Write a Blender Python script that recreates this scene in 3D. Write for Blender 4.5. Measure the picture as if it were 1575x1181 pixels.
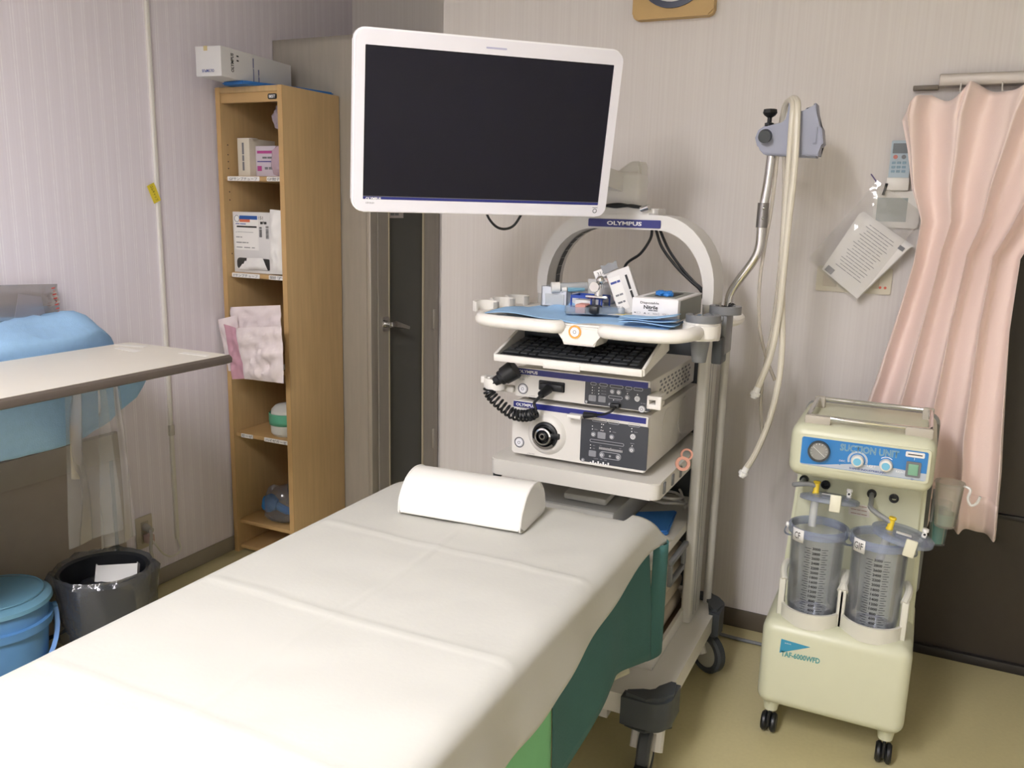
import bpy, bmesh, math, random
from mathutils import Vector, Matrix, noise
random.seed(7)
for o in list(bpy.data.objects): bpy.data.objects.remove(o, do_unlink=True)
S = bpy.context.scene
COL = S.collection
# ---------------------------------------------------------------- camera
FPX = 1312.53; PITCH = math.radians(11.704); YAW = math.radians(25.7358); ROLL = math.radians(1.4502); H = 1.40
cy_, sy_, cp_, sp_ = math.cos(YAW), math.sin(YAW), math.cos(PITCH), math.sin(PITCH)
CF = Vector((-sy_*cp_, cy_*cp_, -sp_)); CR0 = Vector((cy_, sy_, 0)); CU0 = CR0.cross(CF)
CR = CR0*math.cos(ROLL) + CU0*math.sin(ROLL); CU = CU0*math.cos(ROLL) - CR0*math.sin(ROLL)
cam = bpy.data.cameras.new('camera'); cam.sensor_width = 36; cam.lens = FPX/1575*36; cam.clip_start = .02
camo = bpy.data.objects.new('camera', cam); COL.objects.link(camo)
camo.matrix_world = Matrix(((CR.x, CU.x, -CF.x, 0), (CR.y, CU.y, -CF.y, 0), (CR.z, CU.z, -CF.z, H), (0, 0, 0, 1)))
S.camera = camo
# ---------------------------------------------------------------- world and exposure
W = bpy.data.worlds.new('world'); S.world = W; W.use_nodes = True
W.node_tree.nodes['Background'].inputs[0].default_value = (.8, .85, 1, 1); W.node_tree.nodes['Background'].inputs[1].default_value = .05
S.view_settings.view_transform = 'Standard'; S.view_settings.look = 'None'; S.view_settings.gamma = 1
S.view_settings.use_curve_mapping = False; S.view_settings.exposure = 0.1
LAMP = 52.0     # strength of the ceiling panels' diffusers
# ---------------------------------------------------------------- pixel helpers (directions only; depth from the plane a thing touches)
def ray(px, py): return CF + CR*((px-787.5)/FPX) - CU*((py-590.5)/FPX)
def P(px, py, x=None, y=None, z=None):
    r = ray(px, py)
    k = x/r.x if x is not None else (y/r.y if y is not None else (z-H)/r.z)
    return r*k + Vector((0, 0, H))
# ---------------------------------------------------------------- materials
def lin(h):
    h = h.lstrip('#'); c = [int(h[i:i+2], 16)/255 for i in (0, 2, 4)]
    return tuple((v/12.92 if v <= .04045 else ((v+.055)/1.055)**2.4) for v in c) + (1,)
MATS = {}
def M(name, col, rough=.5, metal=0, var=.05, vs=18, stretch=(1, 1, 1), bump=0, bs=60, coat=0, spec=.5, trans=0, sheen=0, sss=0, emit=0):
    if name in MATS: return MATS[name]
    m = bpy.data.materials.new(name); m.use_nodes = True; MATS[name] = m
    nt = m.node_tree; N = nt.nodes; L = nt.links; b = N['Principled BSDF']
    tc = N.new('ShaderNodeTexCoord'); mp = N.new('ShaderNodeMapping'); mp.inputs['Scale'].default_value = stretch
    L.new(tc.outputs['Object'], mp.inputs[0])
    nz = N.new('ShaderNodeTexNoise'); nz.inputs['Scale'].default_value = vs; nz.inputs['Detail'].default_value = 4
    L.new(mp.outputs[0], nz.inputs[0])
    c = lin(col); mx = N.new('ShaderNodeMix'); mx.data_type = 'RGBA'
    mx.inputs[6].default_value = tuple(max(0, v*(1-var)) for v in c[:3]) + (1,)
    mx.inputs[7].default_value = tuple(min(1, v*(1+var)) for v in c[:3]) + (1,)
    L.new(nz.outputs[0], mx.inputs[0]); L.new(mx.outputs[2], b.inputs['Base Color'])
    b.inputs['Roughness'].default_value = rough; b.inputs['Metallic'].default_value = metal
    b.inputs['Specular IOR Level'].default_value = spec; b.inputs['Coat Weight'].default_value = coat
    b.inputs['Transmission Weight'].default_value = trans; b.inputs['Sheen Weight'].default_value = sheen
    if emit:
        b.inputs['Emission Color'].default_value = c; b.inputs['Emission Strength'].default_value = emit
    if bump:
        n2 = N.new('ShaderNodeTexNoise'); n2.inputs['Scale'].default_value = bs; n2.inputs['Detail'].default_value = 3
        L.new(mp.outputs[0], n2.inputs[0])
        bp = N.new('ShaderNodeBump'); bp.inputs['Strength'].default_value = bump; bp.inputs['Distance'].default_value = .004
        L.new(n2.outputs[0], bp.inputs['Height']); L.new(bp.outputs[0], b.inputs['Normal'])
    return m
def clear(name, col, opac=.18, rough=.08, tint='#ffffff', wr=0):
    """thin clear plastic film or shell: transparent mixed with a little body colour and a fresnel gloss"""
    if name in MATS: return MATS[name]
    m = bpy.data.materials.new(name); m.use_nodes = True; MATS[name] = m
    nt = m.node_tree; N = nt.nodes; L = nt.links
    for n in list(N): N.remove(n)
    out = N.new('ShaderNodeOutputMaterial'); t = N.new('ShaderNodeBsdfTransparent'); t.inputs[0].default_value = lin(tint)
    d = N.new('ShaderNodeBsdfDiffuse'); d.inputs[0].default_value = lin(col)
    m1 = N.new('ShaderNodeMixShader'); m1.inputs[0].default_value = opac; L.new(t.outputs[0], m1.inputs[1]); L.new(d.outputs[0], m1.inputs[2])
    g = N.new('ShaderNodeBsdfGlossy'); g.inputs[1].default_value = rough
    lw = N.new('ShaderNodeLayerWeight'); lw.inputs[0].default_value = .25
    mul = N.new('ShaderNodeMath'); mul.operation = 'MULTIPLY_ADD'; mul.inputs[1].default_value = .55; mul.inputs[2].default_value = .03
    L.new(lw.outputs['Fresnel'], mul.inputs[0])
    m2 = N.new('ShaderNodeMixShader'); L.new(mul.outputs[0], m2.inputs[0]); L.new(m1.outputs[0], m2.inputs[1]); L.new(g.outputs[0], m2.inputs[2])
    if wr:
        nz = N.new('ShaderNodeTexNoise'); nz.inputs['Scale'].default_value = wr; tc = N.new('ShaderNodeTexCoord'); L.new(tc.outputs['Object'], nz.inputs[0])
        bp = N.new('ShaderNodeBump'); bp.inputs['Strength'].default_value = .6; bp.inputs['Distance'].default_value = .01
        L.new(nz.outputs[0], bp.inputs['Height']); L.new(bp.outputs[0], g.inputs['Normal'])
    L.new(m2.outputs[0], out.inputs[0]); return m
def wallpaper(name, a, b, line, ls):
    m = bpy.data.materials.new(name); m.use_nodes = True; nt = m.node_tree; N = nt.nodes; L = nt.links; bs = N['Principled BSDF']
    tc = N.new('ShaderNodeTexCoord'); sp = N.new('ShaderNodeSeparateXYZ'); L.new(tc.outputs['Object'], sp.inputs[0])
    def mth(op, x, y=None):
        n = N.new('ShaderNodeMath'); n.operation = op
        for i, v in enumerate((x, y)):
            if v is None: continue
            if isinstance(v, (int, float)): n.inputs[i].default_value = v
            else: L.new(v, n.inputs[i])
        return n.outputs[0]
    s = mth('ADD', sp.outputs[0], sp.outputs[1])
    cb = N.new('ShaderNodeCombineXYZ'); L.new(mth('MULTIPLY', s, 130), cb.inputs[0]); L.new(mth('MULTIPLY', sp.outputs[2], 1.2), cb.inputs[1])
    nz = N.new('ShaderNodeTexNoise'); nz.inputs['Scale'].default_value = 1; nz.inputs['Detail'].default_value = 3; L.new(cb.outputs[0], nz.inputs[0])
    mx = N.new('ShaderNodeMix'); mx.data_type = 'RGBA'; mx.inputs[6].default_value = lin(a); mx.inputs[7].default_value = lin(b)
    rp = N.new('ShaderNodeMapRange'); rp.inputs[1].default_value = .3; rp.inputs[2].default_value = .7; L.new(nz.outputs[0], rp.inputs[0]); L.new(rp.outputs[0], mx.inputs[0])
    fr = mth('FRACT', mth('DIVIDE', s, .047))
    def band(c, w): return mth('LESS_THAN', mth('ABSOLUTE', mth('SUBTRACT', fr, c)), w)
    ln = mth('MULTIPLY', mth('ADD', band(.3, .035), band(.47, .035)), ls)
    brk = N.new('ShaderNodeTexNoise'); brk.inputs['Scale'].default_value = 45; L.new(tc.outputs['Object'], brk.inputs[0])
    m2 = N.new('ShaderNodeMix'); m2.data_type = 'RGBA'; L.new(mth('MULTIPLY', ln, brk.outputs[0]), m2.inputs[0]); L.new(mx.outputs[2], m2.inputs[6]); m2.inputs[7].default_value = lin(line)
    L.new(m2.outputs[2], bs.inputs['Base Color']); bs.inputs['Roughness'].default_value = .7; bs.inputs['Specular IOR Level'].default_value = .25
    bp = N.new('ShaderNodeBump'); bp.inputs['Strength'].default_value = .12; bp.inputs['Distance'].default_value = .002
    L.new(nz.outputs[0], bp.inputs['Height']); L.new(bp.outputs[0], bs.inputs['Normal'])
    return m
# ---------------------------------------------------------------- mesh helpers
ROT = set()
def B(): return bmesh.new()
def V(*a): return Vector(a)
def box(bm, x0, x1, y0, y1, z0, z1, r=0, seg=2, m=None):
    mt = Matrix.Translation(((x0+x1)/2, (y0+y1)/2, (z0+z1)/2)) @ Matrix.Diagonal((abs(x1-x0), abs(y1-y0), abs(z1-z0), 1))
    if m is not None: mt = m @ mt
    vs = bmesh.ops.create_cube(bm, size=1, matrix=mt)['verts']
    if r: bmesh.ops.bevel(bm, geom=list({e for v in vs for e in v.link_edges}), offset=r, segments=seg, affect='EDGES', profile=.5, clamp_overlap=True)
    return bm
def cyl(bm, p0, p1, r0, r1=None, seg=24, caps=True):
    p0, p1 = Vector(p0), Vector(p1); d = p1-p0
    q = Vector((0, 0, 1)).rotation_difference(d.normalized()).to_matrix().to_4x4()
    bmesh.ops.create_cone(bm, cap_ends=caps, segments=seg, radius1=r0, radius2=r0 if r1 is None else r1, depth=d.length, matrix=Matrix.Translation((p0+p1)/2) @ q)
    return bm
def sph(bm, c, r, sx=1, sy=1, sz=1, u=16, v=10):
    bmesh.ops.create_uvsphere(bm, u_segments=u, v_segments=v, radius=r, matrix=Matrix.Translation(c) @ Matrix.Diagonal((sx, sy, sz, 1))); return bm
def sm(pts, n=6, closed=False):
    pts = [Vector(p) for p in pts]; out = []; k = len(pts)
    for i in range(k if closed else k-1):
        a, b, c, d = (pts[(i+j) % k] if closed else pts[min(max(i+j, 0), k-1)] for j in (-1, 0, 1, 2))
        for t in range(n):
            t /= n; out.append(.5*((2*b)+(-a+c)*t+(2*a-5*b+4*c-d)*t*t+(-a+3*b-3*c+d)*t**3))
    if not closed: out.append(pts[-1])
    return out
def tube(bm, pts, r, seg=10, closed=False, sq=None):
    """sweep a circle (or a rectangle sq=(half width across, half height)) along pts; r may be a function of 0..1"""
    pts = [Vector(p) for p in pts]; n = len(pts); rings = []
    t0 = (pts[1]-pts[0]).normalized(); up = Vector((0, 0, 1)) if abs(t0.z) < .9 else Vector((0, 1, 0)); nrm = (up - t0*up.dot(t0)).normalized()
    for i, p in enumerate(pts):
        a = pts[i-1] if i or closed else p; c = pts[(i+1) % n] if i < n-1 or closed else p
        t = (c-a).normalized(); nrm = (nrm - t*nrm.dot(t)).normalized(); bn = t.cross(nrm)
        rr = r(i/(n-1)) if callable(r) else r
        if sq: ring = [bm.verts.new(p + nrm*(sq[1]*s) + bn*(sq[0]*q)) for q, s in ((-1, -1), (1, -1), (1, 1), (-1, 1))]
        else: ring = [bm.verts.new(p + (nrm*math.cos(2*math.pi*k/seg) + bn*math.sin(2*math.pi*k/seg))*rr) for k in range(seg)]
        rings.append(ring)
    m = len(rings[0])
    for i in range(n if closed else n-1):
        A, C = rings[i], rings[(i+1) % n]
        for k in range(m): bm.faces.new((A[k], A[(k+1) % m], C[(k+1) % m], C[k]))
    if not closed: bm.faces.new(rings[0][::-1]); bm.faces.new(rings[-1])
    return bm
def lathe(bm, prof, c, seg=32, axis=(0, 0, 1), closed=False):
    c = Vector(c); q = Vector((0, 0, 1)).rotation_difference(Vector(axis).normalized()); rings = []
    for r, z in prof:
        if r < 1e-6: rings.append([bm.verts.new(c + q @ Vector((0, 0, z)))])
        else: rings.append([bm.verts.new(c + q @ Vector((r*math.cos(2*math.pi*k/seg), r*math.sin(2*math.pi*k/seg), z))) for k in range(seg)])
    for a, b in zip(rings, rings[1:] + ([rings[0]] if closed else [])):
        for k in range(seg):
            j = (k+1) % seg
            if len(a) == 1 and len(b) == 1: continue
            if len(a) == 1: bm.faces.new((a[0], b[j], b[k]))
            elif len(b) == 1: bm.faces.new((a[k], a[j], b[0]))
            else: bm.faces.new((a[k], a[j], b[j], b[k]))
    return bm
def rr(x0, x1, y0, y1, r, n=5):
    out = []
    for cx, cy, a in ((x1-r, y1-r, 0), (x0+r, y1-r, 90), (x0+r, y0+r, 180), (x1-r, y0+r, 270)):
        for k in range(n+1):
            t = math.radians(a + 90*k/n); out.append((cx+r*math.cos(t), cy+r*math.sin(t)))
    return out
def prism(bm, pts, axis, a0, a1, r=0, seg=2):
    f = {'x': lambda p, a: (a, p[0], p[1]), 'y': lambda p, a: (p[0], a, p[1]), 'z': lambda p, a: (p[0], p[1], a)}[axis]
    A = [bm.verts.new(f(p, a0)) for p in pts]; C = [bm.verts.new(f(p, a1)) for p in pts]; n = len(pts)
    fa = bm.faces.new(A[::-1]); fb = bm.faces.new(C)
    for k in range(n): bm.faces.new((A[k], A[(k+1) % n], C[(k+1) % n], C[k]))
    if r: bmesh.ops.bevel(bm, geom=list(fa.edges)+list(fb.edges), offset=r, segments=seg, affect='EDGES', clamp_overlap=True)
    return bm
def ringprism(bm, outer, inner, axis, a0, a1):
    f = {'x': lambda p, a: (a, p[0], p[1]), 'y': lambda p, a: (p[0], a, p[1]), 'z': lambda p, a: (p[0], p[1], a)}[axis]
    n = len(outer); R = [[bm.verts.new(f(p, a)) for p in pts] for pts, a in ((outer, a0), (inner, a0), (inner, a1), (outer, a1))]
    for i in range(4):
        A, C = R[i], R[(i+1) % 4]
        for k in range(n): bm.faces.new((A[k], A[(k+1) % n], C[(k+1) % n], C[k]))
    return bm
def grid(bm, nu, nv, fn):
    vs = [[bm.verts.new(fn(i/nu, j/nv)) for j in range(nv+1)] for i in range(nu+1)]
    for i in range(nu):
        for j in range(nv): bm.faces.new((vs[i][j], vs[i+1][j], vs[i+1][j+1], vs[i][j+1]))
    return bm
def nz(x, y, z=0, s=1): return noise.noise(Vector((x*s, y*s, z*s)))
def interp(tab, z):
    tab = sorted(tab)
    if z <= tab[0][0]: return tab[0][1]
    for (a, b), (c, d) in zip(tab, tab[1:]):
        if z <= c: k = (z-a)/(c-a); return b+(d-b)*k
    return tab[-1][1]
def root_of(o):
    while o.parent: o = o.parent
    return o
def O(name, bm, mat, parent=None, label=None, cat=None, group=None, ang=35, th=0, kind=None, sub=0):
    bmesh.ops.recalc_face_normals(bm, faces=bm.faces)
    me = bpy.data.meshes.new(name); bm.to_mesh(me); bm.free()
    me.materials.append(mat)
    if ang:
        me.polygons.foreach_set('use_smooth', [True]*len(me.polygons)); me.set_sharp_from_angle(angle=math.radians(ang))
    o = bpy.data.objects.new(name, me); COL.objects.link(o)
    if parent is not None:
        o.parent = parent; rt = root_of(parent)
        if rt.name not in ROT: me.transform(Matrix.Translation(-rt.location))
    else:
        c = [v.co for v in me.vertices]; lo = [min(v[i] for v in c) for i in range(3)]; hi = [max(v[i] for v in c) for i in range(3)]
        p = Vector(((lo[0]+hi[0])/2, (lo[1]+hi[1])/2, lo[2])); me.transform(Matrix.Translation(-p)); o.location = p
    if th: md = o.modifiers.new('thickness', 'SOLIDIFY'); md.thickness = th; md.offset = 0
    if sub: md = o.modifiers.new('smooth', 'SUBSURF'); md.levels = sub; md.render_levels = sub
    tag(o, label, cat, group, kind); return o
def tag(o, label=None, cat=None, group=None, kind=None):
    for k, v in (('label', label), ('category', cat), ('group', group), ('kind', kind)):
        if v: o[k] = v
    return o
def T(name, label, cat, loc, rot=None, group=None):
    o = bpy.data.objects.new(name, None); COL.objects.link(o); o.location = loc; o.empty_display_size = .1
    if rot is not None: o.rotation_euler = rot; ROT.add(o.name)
    return tag(o, label, cat, group)
def copy_tree(o, parent=None, loc=None, label=None):
    c = o.copy(); COL.objects.link(c); c.parent = parent
    if loc is not None: c.location = loc
    if label: c['label'] = label
    if o.name in ROT: ROT.add(c.name)
    for ch in list(o.children): copy_tree(ch, c)
    return c
def text(s, p, size, mat, parent, right=(1, 0, 0), up=(0, 0, 1), w=None, bold=0, name='lettering', align='CENTER', fn=None, **kw):
    cu = bpy.data.curves.new('t', 'FONT'); cu.body = s; cu.size = 1; cu.align_x = 'LEFT'; cu.offset = bold; cu.resolution_u = 2
    to = bpy.data.objects.new('t', cu); COL.objects.link(to); me = bpy.data.meshes.new_from_object(to.evaluated_get(bpy.context.evaluated_depsgraph_get()))
    bpy.data.objects.remove(to); bpy.data.curves.remove(cu)
    if not len(me.vertices): return None
    xs = [v.co.x for v in me.vertices]; ys = [v.co.y for v in me.vertices]
    x0, x1, y0, y1 = min(xs), max(xs), min(ys), max(ys); ky = size/(y1-y0); kx = (w/(x1-x0)) if w else ky
    right, up, p = Vector(right), Vector(up), Vector(p); ox = {'CENTER': (x0+x1)/2, 'LEFT': x0}[align]
    for v in me.vertices:
        a, b = (v.co.x-ox)*kx, (v.co.y-(y0+y1)/2)*ky
        v.co = fn(a, b) if fn else p + right*a + up*b
    bm = B(); bm.from_mesh(me); bpy.data.meshes.remove(me)
    return O(name, bm, mat, parent, ang=0, **kw)

# ---------------------------------------------------------------- shared materials
XL, YB, YA, XS, CEIL = -2.436, 2.80, 3.32, -1.657, 2.50
XR, YF = 1.7, -2.2
WP = wallpaper('wallpaper_back', '#dad4d0', '#e0dbd7', '#e6e2df', .2)
WPL = wallpaper('wallpaper_left', '#e6dfe7', '#ebe5ed', '#faf7fb', .9)
mFloor = M('vinyl_floor', '#c2b88c', .38, var=.07, vs=90, spec=.4)
mCeil = M('ceiling_board', '#e4e2dc', .8)
mWhite = M('white_plastic', '#e6e3dc', .4, var=.02)
mCart = M('cart_white', '#d8d5cd', .42, var=.02)
mColumn = M('cart_grey_white', '#c6c4be', .4, var=.03)
mGrey = M('mid_grey_plastic', '#75777a', .45)
mDark = M('dark_grey_plastic', '#3d4247', .5)
mBlack = M('black_plastic', '#15171a', .4)
mRubber = M('rubber', '#2b2d2f', .65)
mNavy = M('navy_strip', '#232a78', .35, var=.02)
mPrintW = M('print_white', '#f2f2f2', .5, var=0)
mPrintK = M('print_black', '#1c1c1e', .6, var=0)
mPrintB = M('print_blue', '#2a3f8f', .5, var=0)
mPrintG = M('print_grey', '#77787c', .5, var=0)
mChrome = M('chrome', '#d5d5d5', .12, 1, var=.02)
mSteel = M('brushed_stainless', '#b3ada2', .4, .35, var=.12, vs=9, stretch=(6, 6, .6))
mWood = M('oak_laminate', '#c4a678', .45, var=.16, vs=7, stretch=(9, 9, .7), spec=.35)
mWoodE = M('oak_edge', '#c29f6c', .45, var=.1, vs=12)
mPaper = M('paper', '#e9e7e4', .7, var=.03)
mCard = M('white_card', '#dcdad8', .6, var=.03)
mBlueC = M('blue_nonwoven', '#9cc4ea', .8, var=.07, vs=60, bump=.25, bs=300)
mDBlueC = M('blue_nonwoven_deep', '#2f6fb4', .8, var=.07, vs=60)
mFilm = clear('clear_film', '#d8d8dc', .16, .12, wr=25)
mFrost = clear('frosted_plastic', '#dfe2e2', .45, .25)
mVinyl = clear('clear_vinyl', '#c9cac8', .2, .3, wr=8)
# ---------------------------------------------------------------- the setting
O('floor', box(B(), XL-.1, XR+.1, YF-.1, YA+.1, -.1, 0), mFloor, kind='structure', ang=0)
O('ceiling', box(B(), XL-.1, XR+.1, YF-.1, YA+.1, CEIL, CEIL+.1), mCeil, kind='structure', ang=0)
O('wall_left', box(B(), XL-.1, XL, YF-.1, YA+.1, 0, CEIL), WPL, kind='structure', ang=0)
O('wall_alcove', box(B(), XL, XS, YA, YA+.1, 0, CEIL), WP, kind='structure', ang=0)
wb = box(B(), XS, .0, YB, YA+.1, 0, CEIL); box(wb, 0, XR, YB, YA+.1, 1.71, CEIL); box(wb, 1.25, XR, YB, YA+.1, 0, 1.71)
O('wall_back', wb, WP, kind='structure', ang=0)
O('wall_right', box(B(), XR, XR+.1, YF-.1, YA+.1, 0, CEIL), M('white_paint', '#e9e7e4', .7), kind='structure', ang=0)
O('wall_front', box(B(), XL, XR, YF-.1, YF, 0, CEIL), M('white_paint', '#e9e7e4', .7), kind='structure', ang=0)
mBase = M('brown_baseboard', '#5a5144', .5)
O('baseboard_back', box(B(), XS+.001, -.001, YB-.007, YB, 0, .066, .002), mBase, kind='structure')
O('baseboard_left', box(B(), XL, XL+.007, 1.96, YA, 0, .06, .002), M('grey_baseboard', '#9a9184', .5), kind='structure')
# recessed dark sliding door behind the curtain
mDoor = M('dark_brown_door', '#352e26', .45, var=.1, vs=30)
d1 = O('door_1', box(B(), .0, 1.25, 2.925, 2.955, .0, 1.71), mDoor, kind='structure', ang=0)
O('door_rail', box(B(), .001, 1.249, 2.912, 2.927, .495, .51, .002), M('door_rail', '#26221f', .5), d1)
O('door_rail', box(B(), .001, 1.249, 2.905, 2.927, .0, .03, .002), MATS['door_rail'], d1)
O('trim_1', box(B(), -.0, .02, YB-.004, 2.92, 0, 1.71), M('door_jamb', '#6c6256', .5), kind='structure')
# low built-in panel along the left wall
mPanel = M('grey_laminate', '#aaa096', .5, var=.06)
lp = O('wall_left_panel', box(B(), XL, XL+.02, .3, 1.945, 0, .62, .002), mPanel, kind='structure')
O('rail', box(B(), XL+.02, XL+.03, .3, 1.945, .53, .62, .002), M('grey_laminate_light', '#a79f96', .5), lp)
O('groove', box(B(), XL+.02, XL+.022, 1.898, 1.912, .08, .53), mDark, lp)
O('kick', box(B(), XL+.02, XL+.024, .3, 1.945, 0, .012), mDark, lp)
# ceiling lights (overhead, out of view)
mLamp = M('lamp_diffuser', '#fdfaff', .5, emit=LAMP, var=0)
def lamp(x, y, lab, rz=0):
    t = T('ceiling_light', lab, 'ceiling light', (x, y, CEIL-.09), rot=(0, 0, rz))
    O('housing', ringprism(B(), rr(-.19, .19, -.66, .66, .004, 1), rr(-.15, .15, -.62, .62, .004, 1), 'z', .04, .09), mWhite, t)
    O('diffuser', box(B(), -.15, .15, -.62, .62, .055, .085), mLamp, t)
lamp(-.85, -.2, 'white fluorescent ceiling light above the examination bed')
lamp(-.75, -1.4, 'white fluorescent ceiling light near the striped wall')
# ---------------------------------------------------------------- wall duct, outlet, tape
t = T('cable_duct', 'thin white cable duct running down the striped wall', 'cable duct', (XL, 2.18, .15))
O('duct', box(B(), XL, XL+.011, 2.172, 2.186, .15, 2.45, .002), mWhite, t)
O('end_cap', box(B(), XL, XL+.013, 2.169, 2.189, .55, .59, .002), M('cap', '#c9c5bd', .5), t)
yt = P(234, 297, x=XL+.003)
mt = Matrix.Translation(yt) @ Matrix.Rotation(math.radians(24), 4, 'X')
t = T('tape_label', 'small yellow handwritten tape stuck across the cable duct', 'label', yt+V(.011, 0, 0))
O('tape', box(B(), .008, .0095, -.016, .016, -.032, .032, m=mt), M('yellow_tape', '#e6d23c', .5), t)
text('ゴムキャップ', yt+V(.0102, 0, 0), .012, mPrintK, t, right=(0, -math.sin(math.radians(24))*-1 if False else .41, -.91), up=(0, .91, .41), w=.055)
t = T('wall_outlet', 'ivory wall outlet with two plugs near the waste bin', 'outlet', (XL, 2.035, .155))
mIv = M('ivory_plate', '#c9c0ae', .45)
O('plate', box(B(), XL, XL+.007, 1.998, 2.07, .165, .285, .004), mIv, t)
O('socket', box(B(), XL+.007, XL+.010, 2.018, 2.05, .185, .265, .002), M('socket', '#b5ac9a', .5), t)
def cord(name, pts, r, mat, label, cat='cord', plug=None, pm=None, plugname='plug'):
    t = T(name, label, cat, pts[0]); O('cable', tube(B(), sm(pts, 8), r, 8), mat, t)
    if plug: O(plugname, plug, pm or mat, t)
    return t
mCordG = M('grey_cord', '#b9b6b0', .5)
cord('power_cord', [(XL+.05, 2.02, .245), (XL+.085, 1.995, .24), (XL+.095, 1.98, .19), (XL+.09, 2.0, .12), (XL+.07, 2.02, .05), (XL+.06, 2.0, .006), (XL+.1, 1.9, .006)], .0055, mCordG,
     'thick grey power cord dropping from the outlet to the floor', plug=cyl(B(), (XL+.0105, 2.034, .245), (XL+.055, 2.02, .245), .014, .011))
cord('power_cord', [(XL+.04, 2.034, .2), (XL+.06, 2.038, .18), (XL+.05, 2.07, .14), (XL+.03, 2.12, .105), (XL+.02, 2.165, .10), (XL+.012, 2.185, .115), (XL+.006, 2.18, .15)], .0035, mWhite,
     'thin white cord looping from a pink plug up into the wall duct', plug=box(B(), XL+.0105, XL+.042, 2.02, 2.048, .19, .22, .005), pm=M('pink_plug', '#cbb0ac', .5))
O('floor_cable', tube(B(), sm([(-.62, 2.735, .007), (-.5, 2.705, .007), (-.38, 2.70, .007), (-.2, 2.705, .007), (.05, 2.73, .007)], 6), .006, 8), mGrey, label='grey cable lying along the floor by the brown baseboard', cat='cable')
# ---------------------------------------------------------------- wall clock
def pf(px, py, y): v = P(px, py, y=y); return v
cl = pf(1040, -18, YB); cz = cl.z
t = T('wall_clock', 'square tan wall clock with dark ring round its dial', 'clock', (cl.x, YB, cz-.14))
mTan = M('clock_tan', '#c2a168', .5, var=.06)
cx = (P(977, 29, y=YB).x + P(1102, 22, y=YB).x)/2; hw = .13; cb = P(1040, 27, y=YB-.03).z; cc = cb+.14
O('case', prism(B(), rr(cx-hw, cx+hw, cb, cb+.28, .018), 'y', YB-.035, YB, .006), mTan, t)
O('ring', lathe(B(), [(.118, 0), (.118, .006), (.100, .008), (.100, 0)], (cx, YB-.035, cc+.005), 40, (0, -1, 0)), M('clock_ring', '#3d4458', .35), t)
O('dial', lathe(B(), [(0, .002), (.101, .002), (.101, 0)], (cx, YB-.035, cc+.005), 40, (0, -1, 0)), M('clock_dial', '#d9dcda', .4), t)
for k, (a, l, w) in enumerate(((200, .06, .004), (170, .08, .003))):
    a = math.radians(a); bm = B(); tube(bm, [(cx, YB-.0395, cc+.005), (cx+math.sin(a)*l, YB-.0395, cc+.005+math.cos(a)*l)], .0, sq=(w/2, .0008)); O('hand', bm, mPrintK, t)
for k in range(12):
    a = k*math.pi/6; text(str(12 if k == 0 else k), (cx+math.sin(a)*.085, YB-.0375, cc+.005+math.cos(a)*.085), .012, mPrintK, t, name='numeral')
# ---------------------------------------------------------------- stainless cabinet in the alcove
t = T('instrument_cabinet', 'tall stainless steel instrument cabinet with a dark glass door', 'cabinet', (-2.2, 3.05, 0))
CX, CY0, CY1, CZ = -1.973, 2.79, 3.312, 2.02
bm = B(); box(bm, XL+.003, CX-.02, CY0, CY0+.012, .02, CZ); box(bm, XL+.003, CX-.02, CY1-.012, CY1, .02, CZ); box(bm, XL+.003, XL+.015, CY0, CY1, .02, CZ)
box(bm, XL+.003, CX, CY0, CY1, CZ-.015, CZ); box(bm, XL+.003, CX, CY0, CY1, 0, .08)
O('body', bm, mSteel, t, ang=0)
for y0, y1 in ((CY0, 2.834), (3.267, CY1)): O('post', box(B(), CX-.02, CX, y0, y1, .08, CZ-.015, .002), mSteel, t)
for z in (.5, 1.0, 1.5): O('shelf', box(B(), XL+.015, CX-.03, CY0+.013, CY1-.013, z, z+.01), mSteel, t)
bm = B(); y0, y1, z0, z1, g0, g1 = 2.837, 3.264, .085, CZ-.02, 2.912, 3.178
for a in ((y0, g0, z0, z1), (g1, y1, z0, z1), (g0, g1, z0, z0+.09), (g0, g1, z1-.09, z1)): box(bm, CX-.02, CX+.003, *a)
dr = O('door', bm, mSteel, t, ang=0)
O('glass_pane', box(B(), CX-.012, CX-.006, g0, g1, z0+.09, z1-.09), clear('dark_glass', '#6c6c66', .80, .08, tint='#8c918f'), dr)
bm = B()
for yy in (g0, g1): box(bm, CX-.004, CX+.005, yy-.003, yy+.003, z0+.09, z1-.09)
O('gasket', bm, M('gasket', '#bfb49a', .5), dr)
hz = P(599, 497, x=CX).z; hy = 2.885
hd = O('handle', cyl(B(), (CX, hy, hz), (CX+.03, hy, hz), .016, .013), mChrome, dr)
O('lever', prism(B(), [(hy-.012, hz+.012), (hy+.02, hz+.014), (hy+.125, hz-.02), (hy+.12, hz-.032), (hy+.02, hz-.008), (hy-.012, hz-.008)], 'x', CX+.03, CX+.045, .003), mChrome, hd)
O('escutcheon', prism(B(), rr(hy-.022, hy+.022, hz-.03, hz+.03, .012), 'x', CX+.003, CX+.007), mChrome, dr)
for z in (.35, .90, 1.65): O('hinge', box(B(), CX-.002, CX+.012, 3.255, 3.275, z-.045, z+.045, .003), mSteel, dr)
t = T('paper_note', 'small handwritten paper note taped to the cabinet glass', 'note', (CX-.005, 2.96, 1.36))
O('sheet', box(B(), CX-.0055, CX-.0045, 2.915, 3.03, 1.345, 1.415), M('note_paper', '#c9c0bc', .7), t)
for i, s in enumerate(('▬ ▬▬', '▬▬▬ ▬', '▬▬ ▬▬')): text(s, (CX-.004, 2.965, 1.40-.02*i), .010, mPrintG, t, right=(0, 1, 0), w=.06)
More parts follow.
